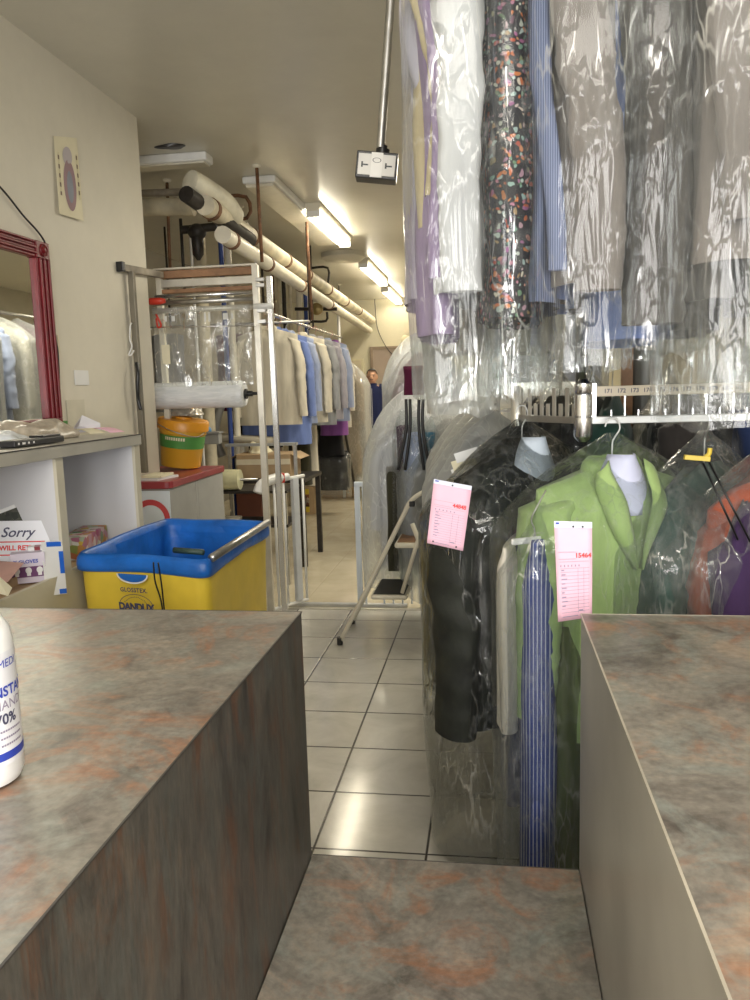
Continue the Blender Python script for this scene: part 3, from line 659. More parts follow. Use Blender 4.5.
# film sheet
mb = MB(); rings = []
for j in range(26):
    t = j/25; z = 1.90-.45*t; ring = []
    for i in range(40):
        s = i/39; x = -1.93+.58*s
        ring.append(lp(x, 4.47+.02*noise.noise(Vector((x*9, z*6, 2)))+.012*noise.noise(Vector((x*23, z*15, 5))), z))
    rings.append(ring)
mb.loft(rings, False, False, False); mb.build('hanging_film', plastic('bagger_film', .16, bs=.45, refl=1.1), bg, smooth=True)
pr = MB(); 
for x, h, w in ((-1.845, .03, .014), (-1.80, .03, .02), (-1.61, .05, .012), (-1.585, .05, .012), (-1.49, .035, .03), (-1.45, .03, .012)): pr.box(lp(x, 4.452, 1.835), (w, .001, h))
pr.build('film_print', plain('white_film_print', (.7, .7, .68), .4), bg)
# poly roll
rl = thing('poly_roll', 'thick white roll of poly film resting on the bagging stand', 'film roll', (-1.725, 4.55, 1.398))
mb = MB(); prof = []
for k in range(31):
    t = k/30; prof.append((.078+.003*noise.noise(Vector((t*9, 3, 1)))-(.01 if k in (0, 30) else 0), -.305+.60*t))
mb.lathe(prof, n=36, axis='x'); mb.build('wound_film', M['roll'], rl, smooth='auto')
MB().lathe([(.03, 0), (.03, .012), (.016, .014), (.016, .045), (.009, .046), (.009, .10)], (.296, 0, 0), 18, 'x').build('spindle', M['black'], rl, smooth='auto')
MB().tube([(-.40, 0, 0), (.30, 0, 0)], .009, 10).build('axle', M['steel'], rl, smooth=True)
# red topped cabinet with ring sign
cb = thing('cabinet', 'grey cabinet with a maroon top and a red ring panel beside the bagging stand', 'cabinet', (-1.79, 4.15, 0))
MB().bx(-.10, .108, -.18, .19, 0, .915).bx(-.40, .108, .225, .66, 0, .915).bx(-.09, .108, .19, .225, 0, .915).build('carcass', M['grey'], cb, bevel=.004)
tp_ = MB(); out_ = [(-.105, -.20), (.09, -.20), (.113, -.19), (.12, -.16), (.115, .68), (-.41, .68), (-.41, .218), (-.105, .218)]
tp_.loft([[Vector((x, y, z)) for x, y in out_] for z in (.916, .955)]); tp_.build('top', M['maroon'], cb, bevel=.006)
MB().bx(-.099, .107, -.186, -.181, .05, .905).build('ring_panel', M['pale'], cb)
mb = MB(); mb.loft([[Vector((min(-.002+r*cos(2*pi*k/40), .104), -.1875, .755+r*sin(2*pi*k/40))) for r in (.075, .105)] for k in range(41)], False, False, False)
mb.build('red_ring', M['ring'], cb)
mg = thing('magazine', 'black and white magazine lying on the maroon cabinet top', 'magazine', (-1.80, 4.10, .9555), R(80))
MB().box((0, 0, .006), (.20, .13, .012)).build('pages', M['paper'], mg); MB().box((.02, 0, .0128), (.16, .06, .001)).build('dark_cover', M['black'], mg); MB().box((.0, .0, .02), (.18, .11, .012), Matrix.Rotation(.2, 3, 'Z')).build('upper_pages', M['cream'], mg)
# bucket
bk = thing('bucket', 'yellow orange plastic bucket with a green label tilted on the cabinet', 'bucket', (-1.885, 4.64, .975), rot=(R(2), R(8), 0))
MB().lathe([(.112, 0.0), (.118, .005), (.135, .20), (.14, .205), (.14, .26)], n=40).build('pail', M['bucket'], bk, smooth='auto')
MB().lathe([(.1405, .225), (.152, .226), (.152, .275), (.145, .285), (.05, .29), (.05, .30), (.03, .305)], n=40).build('lid', plain('orange_lid', (.70, .30, .02), .35), bk, smooth='auto')
MB().lathe([(.1296, .12), (.136, .195)], n=48, cap=False).build('green_label', M['green'], bk, smooth=True)
mb = text_mb('SOAP', .05, bold=.001); 
mb = MB(); 
for k in range(9):
    a = R(-115+6*k); a2 = a+.07; r1, r2 = .1362, .1374
    mb.quad((r1*cos(a), r1*sin(a), .168), (r1*cos(a2), r1*sin(a2), .168), (r2*cos(a2), r2*sin(a2), .186), (r2*cos(a), r2*sin(a), .186))
mb.build('pale_print', M['cream'], bk)
mb = MB(); mb.tube(spline([(.145, 0, .23), (.12, -.10, .20), (0, -.155, .225), (-.12, -.10, .25), (-.145, 0, .23)]), .003, 6); mb.build('bail_handle', M['steel'], bk, smooth=True)
blob('foil_bundle', (-1.84, 4.64, 1.278), .10, .09, .05, plain('dull_foil', (.4, .37, .32), .3, .5, .3, 20), 'crumpled dull foil bundle on top of the yellow bucket lid', 'bundle', 5, .3)

# ================================================================== PIPES, LIGHT FITTINGS
def thing_tube(name, label, cat, pts, r, mat, n=14, extra=None, k=8, group=None):
    o = MB().tube(spline(pts, k) if len(pts) > 2 else [Vector(p) for p in pts], r, n).build(name, mat, smooth='auto'); return tag(o, label, cat, group)
pa, pe = at(205, 205, z=2.56), at(372, 320, y=13.5)
pa2 = at(186, 196, z=2.58)
mp = thing('steam_pipe', 'long cream lagged steam pipe running back under the ceiling', 'pipe', pa)
dirp = (pe-pa)
MB().tube([Vector((0, 0, 0)), dirp], .062, 18).build('lagging', M['pipe'], mp, smooth='auto')
for t in (.01, .12, .25, .36, .5, .65, .8): MB().tube([dirp*t, dirp*(t+.006)], .068, 18).build('band', M['rust'], mp, smooth='auto')
p2 = pa+Vector((.05, .16, -.15)); e2 = pe+Vector((-.05, 0, -.17))
lp_ = thing('return_pipe', 'lower cream pipe running parallel under the lagged steam pipe', 'pipe', p2)
MB().tube([Vector(), e2-p2], .055, 16).build('lagging', M['offwhite'], lp_, smooth='auto')
for t in (.02, .14, .3, .5): MB().tube([(e2-p2)*t, (e2-p2)*(t+.006)], .060, 16).build('band', M['rust'], lp_, smooth='auto')
tk = thing('pipe_elbow', 'fat cream lagged elbow on top of the near end of steam pipe', 'pipe', at(205, 190, z=2.68))
MB().tube(spline([(-.06, -.12, .03), (0, 0, 0), (.05, .22, -.04), (.06, .4, -.1)]), [.05]+[.075]*22+[.06]*2, 18).build('lagging', plain('plaster_lagging', (.70, .66, .52), .5, var=.2), tk, smooth='auto')
dk0 = at(186, 194, z=2.60)
thing_tube('dark_pipe', 'short dark iron pipe stub beside the near end of steam pipe', 'pipe', [dk0, dk0+Vector((.12, .9, -.12))], .05, M['iron'])
thing_tube('conduit', 'thin pale conduit strapped on top of the long steam pipe', 'conduit', [at(245, 222, y=6.2), at(262, 245, y=7.2), at(300, 275, y=8.7), at(335, 300, y=11)], .018, M['offwhite'])
# cross pipe on far left and its rods
thing_tube('cross_pipe', 'thick dim pipe crossing the ceiling behind the wall end', 'pipe', [at(120, 207, y=5.45), at(194, 207, y=5.45)], .06, M['pipe'])
thing_tube('thin_cross_pipe', 'thinner brown pipe just above the thick cross pipe', 'pipe', [at(120, 194, y=5.5), at(190, 192, y=5.5)], .025, M['pipe_dirty'])
def hanger_rod(x0, yt, x1, yb, y, label, mat='rust', r=.012, cap=True):
    a, b = at(x0, yt, y=y), at(x1, yb, y=y); a.z = 2.9 if cap else a.z
    t = thing('pipe_hanger', label, 'rod', b, group='rusty ceiling rods around the steam pipe')
    MB().tube([a-b, Vector()], r, 8).build('rod', M[mat], t, smooth=True)
    MB().lathe([(.03, 0), (.03, -.01), (.018, -.02)], (a.x-b.x, a.y-b.y, a.z-b.z), 14).build('flange', M['offwhite'], t, smooth='auto')
    return t
hanger_rod(166, 165, 170, 268, 5.6, 'leftmost rusty rod dropping from the ceiling behind the bagging stand')
hanger_rod(258, 195, 262, 262, 5.4, 'rusty rod with pale tip dropping in front of the steam pipe near the bagging stand')
hanger_rod(307, 236, 312, 320, 6.9, 'rusty rod dropping beside the shirt rail under the unlit fixture')
hanger_rod(338, 258, 339, 310, 11.5, 'thin dark rod farthest back on the steam pipe', 'iron', .008)
hanger_rod(239, 180, 240, 215, 6.5, 'short dark rod above the near half of the steam pipe', 'rust', .008)
# diagonal thin rod from the left
thing_tube('diagonal_rod', 'thin bright rod slanting down across the near steam pipe', 'rod', [at(166, 164, y=5.6), at(245, 218, y=6.4)], .008, M['steel'])
thing_tube('angle_bracket', 'rusty bent bracket pipe carrying the steam pipe', 'bracket', [at(218, 197, y=6.0), at(246, 197, y=6.0), at(247, 218, y=6.0), at(208, 220, y=6.0)], .014, M['rust'], 8, k=3)
thing_tube('bracket_loop', 'thin dark square loop of pipe halfway along the steam pipe', 'bracket', [at(312, 268, y=9.5), at(328, 268, y=9.5), at(328, 284, y=9.5)], .014, M['iron'], 8, k=3)
# valve
vv = at(197, 232, y=5.8); va_ = thing('pipe_valve', 'dark iron valve under the near end of the steam pipe', 'valve', vv)
MB().sphere((0, 0, 0), (.07, .06, .06)).tube([(-.12, 0, .02), (.16, 0, .03)], .03, 12).build('valve_body', M['iron'], va_, smooth='auto')
MB().lathe([(.012, -.20), (.04, -.16), (.045, -.04), (.03, 0)], n=16).build('bonnet', M['iron'], va_, smooth='auto')
MB().tube([(-.12, 0, .1), (-.12, 0, -.4)], .012, 8).build('stem', M['iron'], va_, smooth=True)
# vertical pipes behind machine
def vpipe(px_, w, ytop, y, mat, label, zb=0, group='upright pipes behind the bagging stand', name='upright_pipe'):
    a = at(px_, ytop, y=y); return thing_tube(name, label, 'pipe', [Vector((a.x, a.y, zb)), a], w*y/800/2, M[mat], 14, group=group)
vpipe(198, 13, 228, 6.3, 'pipe', 'thick cream upright pipe behind the brown top board')
vpipe(190, 3, 226, 6.2, 'white', 'thin white upright pipe left of the thick cream pipe')
vpipe(220, 5, 231, 6.4, 'bluepipe', 'dark blue upright pipe behind the bagging stand')
vpipe(227, 7, 234, 6.5, 'offwhite', 'cream upright pipe touching the dark blue pipe')
for px_, w, yt, mat, lb in ((278, 4, 268, 'pipe', 'first pale upright pipe right of the bagging stand'), (283, 4, 272, 'iron', 'dark iron upright pipe between pale pipes over the shirt rail'), (289, 4, 276, 'pipe', 'second pale upright pipe over the shirt rail'), (298, 6, 284, 'offwhite', 'widest pale upright pipe over the shirt rail'), (305, 4, 290, 'bluepipe', 'dark blue upright pipe over the shirt rail'), (272, 3, 268, 'rust', 'rusty upright pipe at the bagging stand edge')):
    vpipe(px_, w, yt, 9.6, mat, lb, group='upright pipes over the shirt rail')
vpipe(338, 3, 306, 10.3, 'white', 'slim white post at the far end of the shirt rail', name='rail_post')
thing_tube('iron_branch', 'dark iron branch pipe with a brass valve near the shirt rail', 'pipe', [at(295, 309, y=9.4), at(337, 309, y=9.4)], .02, M['iron'], 8)
q = at(317, 309, y=9.3); tag(MB().lathe([(.03, -.04), (.07, -.02), (.07, .02), (.03, .04)], q, 16, 'y').build('brass_valve', M['brass'], smooth='auto'), 'round brass valve on the dark iron branch pipe', 'valve')
thing_tube('iron_drop', 'dark iron pipe stepping down under the brass valve', 'pipe', [at(327, 312, y=9.4), at(326, 321, y=9.4), at(310, 322, y=9.4), at(309, 330, y=9.4)], .015, M['iron'], 8, k=3)

# fluorescent fixtures
def fixture(x, y0, y1, label, lit=True, w=.13, name='ceiling_light', grp='fluorescent ceiling lights'):
    t = thing(name, label, 'ceiling light', (x, (y0+y1)/2, 2.9), group=grp); L = (y1-y0)
    mb = MB(); rings = []
    for y in (-L/2, L/2): rings.append([Vector((-w/2, y, 0)), Vector((-w/2, y, -.03)), Vector((-w*.28, y, -.062)), Vector((w*.28, y, -.062)), Vector((w/2, y, -.03)), Vector((w/2, y, 0))])
    mb.loft(rings); mb.build('housing', M['white'] if not lit else M['offwhite'], t)
    for sx in (-.034, .034):
        if lit: MB().tube([(sx, -L/2+.03, -.088), (sx, L/2-.03, -.088)], .018, 12).build('lamp_tube', M['tube'], t, smooth='auto')
    for s in (-1, 1): MB().box((0, s*(L/2-.012), -.08), (.11, .02, .06)).build('lamp_holder', M['white'], t, bevel=.003)
    return t
fixture(-1.42, 6.55, 8.0, 'lit twin tube ceiling light nearest the hanging outlet box')
fixture(-1.46, 9.35, 11.1, 'lit twin tube ceiling light in the middle of the row')
fixture(-1.53, 11.75, 13.55, 'lit twin tube ceiling light farthest back by the rear wall')
uf = thing('unlit_fixture', 'long unlit pale fixture above the steam pipe', 'ceiling light', (-1.6, 6.85, 2.9))
MB().bx(-.12, .12, -1.2, 1.2, -.05, 0).build('housing', M['white'], uf, bevel=.012); MB().bx(-.10, .10, -1.19, 1.19, -.075, -.0505).build('diffuser', M['offwhite'], uf, bevel=.01)
a = at(207, 158, z=2.86); uf2 = thing('unlit_fixture', 'short pale unlit fixture crossing the ceiling at the wall end', 'ceiling light', (a.x-.5, a.y+.05, 2.9))
MB().bx(-.5, .5, -.07, .07, -.055, 0).build('housing', M['white'], uf2, bevel=.012); MB().bx(-.48, .48, -.05, .05, -.065, -.0555).build('diffuser', M['offwhite'], uf2)
a = at(170, 147, z=2.897); tag(blob('ceiling_hole', (a.x, a.y, 2.8985), .09, .06, .001, M['dark'], 'dark torn patch in the ceiling above the short unlit fixture', 'hole', 2, .3), 'dark torn patch in the ceiling above the short unlit fixture', 'hole')
# oval duct cover at far ceiling
a = at(343, 258, z=2.85)
tag(MB().lathe([(.0, 0), (.24, 0), (.24, -.05), (.2, -.08), (.0, -.085)], (a.x, a.y, 2.9), 32).build('ceiling_vent', M['ceil'], smooth='auto'), 'round flat vent cover on the far ceiling left of middle light', 'vent')

# hanging outlet box
ob_c = at(377, 168, y=2.4)
ob = thing('hanging_outlet', 'black outlet box with two white sockets hanging on a metal pole', 'outlet box', ob_c, rot=(0, R(7), R(6)))
MB().box((0, 0, 0), (.118, .062, .074)).build('box', M['black'], ob, bevel=.003)
for x, w, nm in ((-.034, .038, 'socket_plate'), (.034, .038, 'socket_plate'), (0, .034, 'cover_strap')):
    pl_ = MB().box((x, -.0325, 0), (w, .003, .058 if nm == 'socket_plate' else .068)).build(nm, plain('outlet_face_'+str(int(x*1000)), (.62, .60, .56) if nm == 'socket_plate' else (.72, .70, .66), .4), ob, bevel=.001)
    if nm == 'socket_plate':
        s = 1 if x < 0 else -1
        MB().bx(x-.006, x+.010, -.0352, -.0335, -.004, .0).bx(x-.010, x-.005, -.0352, -.0335, -.009, .006).build('socket_hole', M['black'], pl_)
mb = MB(); mb.loft([[Vector((r*cos(2*pi*k/24)*1.0, -.0355, .012+.55*r*sin(2*pi*k/24))) for r in (.0105, .0125)] for k in range(25)], False, False, False); mb.build('printed_ring', M['black'], ob)
MB().lathe([(.02, 0), (.02, .016), (.013, .018), (.013, .026)], (.012, 0, .036), 18).build('pole_collar', M['black'], ob, smooth='auto')
pl2 = at(391, -20, y=2.4); d = (pl2-ob_c).normalized(); top = ob_c + d*((2.9-ob_c.z)/d.z)
thing_tube('outlet_pole', 'grey metal conduit pole dropping from the ceiling to the outlet box', 'pole', [ob_c+Vector((.012, 0, .055)), top], .0125, M['steel'])

# ================================================================== GARMENTS
def cloth_body(W, L, T, seed=0, slope=.3, flare=1.04, folds=.008, neck=.07, nu=56, nv=34, cinch=.94, amp=.01):
    rings = []
    for j in range(nv):
        v = j/(nv-1); ring = []
        hw = W/2*(1-(1-cinch)*sm(v/.35)+(flare-cinch)*sm((v-.35)/.65)); ht = .014+T/2*sm(v/.16+.12)
        for i in range(nu):
            a = 2*pi*i/nu; c, s = cos(a), sin(a)
            x = hw*copysign(abs(c)**.75, c); y = ht*copysign(abs(s)**.8, s)
            z = -v*L-slope*max(0, abs(x)-neck)*(1-sm(v/.55))
            y += folds*v*sin(x*48+seed*1.7+3*noise.noise(Vector((x*3, z*1.5, seed))))
            n_ = noise.noise(Vector((x*7+seed*3, y*9, z*4)))
            x += amp*v*noise.noise(Vector((z*5, seed, y*8))); y += amp*n_
            ring.append(Vector((x, y, z)))
        rings.append(ring)
    return MB().loft(rings, True, False)
def sleeve_mb(sx, W, Ls, seed=0, slope=.3, r0=.078, r1=.052, fwd=-.02, n=22, m_=32, spread=.015, wr=1.0):
    rings = []; x0 = sx*(W/2-.03); z0 = -slope*(W/2-.07)-.055
    for j in range(-5, m_):
        if j < 0:
            q = (j+6)/6; c = Vector((x0-sx*.075*(1-q), 0, z0+(.034+slope*.02)*(1-q**2))); r = r0*(.2+.8*q); t = 0
        else:
            t = j/(m_-1); c = Vector((x0+sx*(.04*sm(t*3)+spread*t), fwd*sm(t*1.4)+.012*sin(t*5+seed), z0-Ls*t))
            r = r0+(r1-r0)*t
        ring = []
        for i in range(n):
            a = 2*pi*i/n
            p = Vector((r*.62*cos(a), r*sin(a), 0))
            k = noise.noise(Vector((cos(a)*1.2+seed, sin(a)*1.2, t*7)))*.006*wr+.004*wr*noise.noise(Vector((cos(a)*2+seed*3, sin(a)*2, t*26)))*2+.007*sin(t*30+sin(a)*2.5+seed)*exp(-((t-.42)/.15)**2)
            k *= min(1, r0/.08)
            if j < 0: k *= (j+6)/6
            ring.append(c+p*(1+k/r))
        rings.append(ring)
    return MB().loft(rings, True, False)
def collar_mb(neck=.07, h=.04, d=.05):
    rings = []
    for r, z in ((1.0, -.02), (.92, .02), (.95, .026), (1.15, .012), (1.32, -.03)):
        ring = []
        for k in range(25):
            a = R(-68)+ (2*pi-R(44))*k/24 - R(0)
            ang = -pi/2+R(22)+ (2*pi-R(44))*k/24
            dr = -.03*sm((abs(k-12)-7)/5)*(r > 1.1)
            ring.append(Vector((neck*r*cos(ang), d*r*sin(ang), z+dr)))
        rings.append(ring)
    return MB().loft(rings, False, False, False)
def cover_mb(W, L, T, seed=0, slope=.3, top=.085, pad=(.03, .03), amp=.014, nu=84, nv=74, pinch=1.0, neckw=.02, box=False):
    rings = []
    for j in range(nv):
        v = j/(nv-1); s = v*(L+top); ring = []
        k = sm(s/(top+.07))
        hw = neckw+(W/2+pad[0]-neckw)*(k**.7); ht = .012+(T/2+pad[1])*sm(s/(top+.12))
        pn = 1-(1-pinch)*sm((v-.6)/.4); hw *= pn; ht *= pn
        for i in range(nu):
            a = 2*pi*i/nu; c, sn = cos(a), sin(a)
            e_ = .8-(.28*k if box else 0); x = hw*copysign(abs(c)**e_, c); y = ht*copysign(abs(sn)**e_, sn)
            z = top-s-slope*max(0, abs(x)-.04)*(1-sm(v/.7))*k
            q = Vector((x*6+seed*5, y*6, z*1.5)); q2 = Vector((x*13, y*13+seed, z*7))
            rg = 1.6*noise.noise(q); rg2 = 1-abs(noise.noise(q2))*2.2
            dsp = amp*(.7*rg+.08*rg2)*sm(s/.1)
            x += dsp*c; y += dsp*sn
            if v > .97: z += .035*noise.noise(Vector((c*2, sn*2, seed)))
            ring.append(Vector((x, y, z)))
        rings.append(ring)
    return MB().loft(rings, False, False)
def hanger(loc, rz, W, label, mat, group, slope=.3, hook=.12, r=.0022):
    t = thing('wire_hanger', label, 'hanger', loc, rz, group)
    hs = spline([(0, 0, -.03), (0, 0, hook*.45), (.006, 0, hook*.6), (.022, 0, hook*.8), (.012, 0, hook), (-.012, 0, hook), (-.022, 0, hook*.85)], 5)
    MB().tube(hs, r, 6).build('hook', mat, t, smooth=True)
    w = W*.46
    MB().tube([(0, 0, -.03), (-w, 0, -.035-slope*(w-.03)), (-w, 0, -.05-slope*w), (w, 0, -.05-slope*w), (w, 0, -.035-slope*(w-.03)), (0, 0, -.03)], r, 6).build('shoulder_wire', mat, t, smooth=True)
    return t
def bib_mb(w=.068, h=.15, y=-.075):
    rings = []
    for j in range(10):
        v = j/9; hw = w*(.55+.6*sin(v*2.2)); ring = [Vector((hw*(i/8*2-1), y-.02*sm(v)+.05*(abs(i/8*2-1)**2), .035-h*v)) for i in range(9)]
        rings.append(ring)
    return MB().loft(rings, False, False, False)
HG = 'wire hangers on the rails'
def garment(name, label, cat, loc, a, W, L, T, mat, sl=.0, slmat=None, collar=None, group=None, cover=None, hang=None, seed=1, slope=.3, bib=None, lapel=None, wr=1.0, both=True, hookz=.12, body='body', **kw):
    loc = Vector(loc); t = thing(name, label, cat, loc, R(a), group)
    cloth_body(W, L, T, seed, slope, **kw).build(body, mat, t, smooth=True)
    if sl:
        for sx in ((-1, 1) if both else (-1,)): sleeve_mb(sx, W, sl, seed+sx, slope, wr=wr, r0=min(.095, max(T*.55, .022)), r1=min(.075, max(T*.45, .018))).build('sleeve', slmat or mat, t, smooth=True)
    if collar: collar_mb().build('collar', collar, t, smooth=True, solid=.002)
    if lapel:
        for sx in (-1, 1):
            rg_ = []
            for j in range(12):
                v = j/11; xi = sx*(.050-.044*sm(v)); w_ = (.052*sin(pi*min(1, .22+v*.78))+.004)
                yy = -.052-(T/2-.03)*sm(v*2.5)
                rg_.append([Vector((xi+sx*w_*i/4, yy-.010-.010*sin(pi*i/4)+.016*(i/4)**2*sm(v*3), .022-.27*v-.03*(i/4)*(1-v))) for i in range(5)])
            MB().loft(rg_, False, False, False).build('lapel', lapel, t, smooth=True, solid=.004)
    if bib: bib_mb(y=-.03-T*.3).build('paper_bib', bib, t, smooth=True, solid=.0008)
    if cover:
        mt, Lc, padx, pady, amp, pin = cover
        if sl: padx += .075; pady = max(pady, min(.095, max(T*.55, .022))+.05-T/2)
        cover_mb(W, Lc, T, seed, slope, pad=(padx, pady), amp=amp, pinch=pin, box=bool(sl)).build('plastic_cover', mt, t, smooth=True)
    if hang:
        nm, mm = hang
        hanger(loc, R(a), W, nm, mm, HG, slope, hookz)
    return t
C = lambda *c: c
FA = dict(white=fabric('white_cotton', (.50, .50, .51)), lilac=fabric('lilac_cotton', (.30, .22, .36)), greylilac=fabric('pale_lilac', (.42, .40, .45)), cream=fabric('cream_cotton', (.52, .43, .26)), beige=fabric('beige_cotton', (.66, .61, .50)), bright=fabric('bright_white_cotton', (.80, .80, .84)),
 blue=fabric('blue_cotton', (.17, .24, .52)), ltblue=fabric('light_blue_cotton', (.36, .42, .60)), greyj=fabric('warm_grey_wool', (.19, .165, .15)), greyj2=fabric('brown_grey_wool', (.115, .10, .09)), greyd=fabric('dark_grey_wool', (.055, .048, .045)), greyl=fabric('light_grey_wool', (.26, .24, .22)),
 khaki=fabric('khaki_cotton', (.42, .30, .17)), grey=fabric('grey_cotton', (.32, .33, .35)), purple=fabric('purple_cotton', (.28, .10, .36)), black=fabric('black_wool', (.012, .012, .014)), navy=fabric('navy_wool', (.02, .035, .10)), dgreen=fabric('dark_green_cloth', (.03, .075, .06)), violet=fabric('dark_violet_cloth', (.05, .025, .08)), orange=fabric('orange_cloth', (.50, .09, .03)), maroon=fabric('maroon_cloth', (.11, .015, .05)),
 green=fabric('light_green_cotton', (.38, .52, .20)), olive=fabric('olive_green_cotton', (.10, .13, .035)), coat=None, teal=fabric('teal_cloth', (.015, .10, .17)), plum=fabric('plum_cloth', (.07, .035, .07)), olivedk=fabric('dark_olive_cloth', (.05, .048, .03)), ivory=fabric('ivory_cotton', (.66, .62, .53)))
FA['floral'] = floral('black_floral_print'); FA['check'] = stripes('blue_check', (.02, .03, .10), (.30, .34, .46), 70, (0, 1, 0), thresh=.5, extra=(.16, .19, .32)); FA['stripe'] = stripes('blue_pinstripe', (.045, .07, .27), (.50, .52, .64), 33, (0, 1, 0), thresh=.88)
def coat_mat():
    mt, n, l, b = nt('quilted_dark_nylon'); v = coords(n, l, (1, 1, 1))
    w = n.new('ShaderNodeTexWave'); w.bands_direction = 'Z'; w.inputs['Scale'].default_value = 3.2; w.inputs['Distortion'].default_value = 1.4; w.inputs['Detail'].default_value = 2; l.new(v, w.inputs['Vector'])
    f = noise_tex(n, l, v, 12, 5)
    l.new(ramp(n, l, f, [(.3, (.006, .007, .005)), (.7, (.020, .023, .016))]), b.inputs['Base Color'])
    b.inputs['Roughness'].default_value = .75
    ad = n.new('ShaderNodeMath'); ad.operation = 'MULTIPLY_ADD'; l.new(w.outputs['Fac'], ad.inputs[0]); ad.inputs[1].default_value = 1.0; l.new(f, ad.inputs[2]); bump(n, l, ad.outputs[0], b, .3, .015); return mt
FA['coat'] = coat_mat()
WH, PK = M['white'], M['pinkp']

# ---- upper rail garments (hem and shoulder heights from the photo)
def up(px_, hem, y, T, a, mat, name, label, cat, top=2.34, W=.42, sl=.56, cover=None, seed=1, sm_=None, collar=None, flare=1.04, coverbot=None, pad=(.03, .03), amp=.012, fm=None, pinch=.9, **k):
    p = at(px_, hem, y=y); L = top-p.z
    cv = None
    if coverbot:
        cb_ = at(px_, coverbot, y=y).z; cv = (fm or M['film'], top-cb_, pad[0], pad[1], amp, pinch)
    ctr = Vector((p.x+sin(R(90-a))*W/2*.9, y+W/2*.85, top))
    return garment(name, label, cat, ctr, a, W, L, T, mat, sl, collar=collar, cover=cv, seed=seed, hang=('wire hanger out of reach holding the '+label.split(' ', 0)[0][:44], WH) if False else None, slmat=sm_, flare=flare, group='garments on the upper rail', **k)
up(421, 300, 1.84, .035, 95, FA['greylilac'], 'shirt', 'pale grey lilac shirt, outermost at the left end of upper rail', 'shirt', seed=2, W=.36, sl=.5)
up(428, 230, 1.80, .035, 95, FA['cream'], 'shirt', 'pale yellow shirt between lilac and purple shirts on upper rail', 'shirt', seed=3, W=.38, sl=.45)
up(437, 335, 1.77, .05, 92, FA['lilac'], 'shirt', 'purple lilac shirt just left of the white one on upper rail', 'shirt', seed=4, W=.40, sl=.62)
up(458, 292, 1.70, .085, 86, FA['white'], 'shirt', 'white long sleeved shirt in clear plastic on the upper rail', 'shirt', seed=5, W=.42, sl=.655, coverbot=400, pad=(.035, .022), pinch=.95)
up(507, 318, 1.70, .10, 86, FA['floral'], 'dress', 'black floral print dress in clear plastic on upper rail', 'dress', seed=6, W=.40, sl=.0, coverbot=395, pad=(.03, .016), flare=1.0, pinch=.95)
up(541, 303, 1.72, .028, 86, FA['check'], 'shirt', 'blue check shirt squeezed beside the floral dress', 'shirt', seed=7, W=.42, sl=.62, sm_=FA['check'])
up(553, 300, 1.80, .04, 84, FA['blue'], 'shirt', 'mid blue shirt hanging left behind the warm grey jacket', 'shirt', seed=17, W=.40, sl=.52)
up(582, 285, 1.69, .10, 84, FA['greyj'], 'jacket', 'warm grey jacket with creased sleeve under shiny plastic on upper rail', 'jacket', seed=8, W=.46, sl=.66, coverbot=368, pad=(.03, .026), amp=.016)
up(622, 340, 1.78, .12, 84, FA['blue'], 'shirt', 'bright blue shirt with its hem showing below the grey jackets', 'shirt', seed=9, W=.44, sl=.0)
up(645, 316, 1.76, .13, 84, FA['greyj2'], 'jacket', 'brown grey jacket right of the warm grey jacket', 'jacket', seed=10, W=.48, sl=.72, coverbot=352, pad=(.03, .03))
up(690, 330, 2.0, .11, 84, FA['greyd'], 'jacket', 'dark grey jacket in shadow before the rightmost bag', 'jacket', seed=11, W=.46, sl=.6)
up(708, 300, 1.78, .07, 84, FA['greyl'], 'jacket', 'light grey jacket body inside the rightmost long bag', 'jacket', seed=12, W=.42, sl=.0)
up(728, 262, 1.62, .11, 84, FA['greyj'], 'jacket', 'grey jacket sleeve foremost in the rightmost long plastic bag', 'jacket', seed=13, W=.44, sl=.56, coverbot=424, pad=(.035, .03), amp=.018, fm=M['film2'], pinch=.95)
up(790, 300, 1.7, .12, 84, FA['greyl'], 'jacket', 'light grey jacket at the right picture edge on upper rail', 'jacket', seed=14, W=.44, sl=.6, coverbot=380)
# items seen through the bag bottoms further back
up(455, 352, 2.5, .12, 80, FA['khaki'], 'trousers', 'tan trousers seen through the plastic under the white shirt', 'trousers', top=1.9, W=.3, sl=0, seed=15, coverbot=415, fm=M['film3'], pad=(.05, .05))
up(520, 352, 2.5, .12, 80, FA['ivory'], 'trousers', 'ivory trousers seen through the plastic under the floral dress', 'trousers', top=1.9, W=.3, sl=0, seed=16, coverbot=392, fm=M['film2'], pad=(.05, .05))
ur = thing('garment_rail', 'steel rail above the picture holding the upper row of garments', 'rail', (0, 1.93, 2.46))
MB().tube([(-.6, 0, 0), (1.4, 0, 0)], .016, 10).build('rail_tube', M['steel'], ur, smooth=True)
for x in (-.5, 1.3): MB().tube([(x, 0, 0), (x, 0, .44)], .012, 8).build('drop_rod', M['steel'], ur, smooth=True)

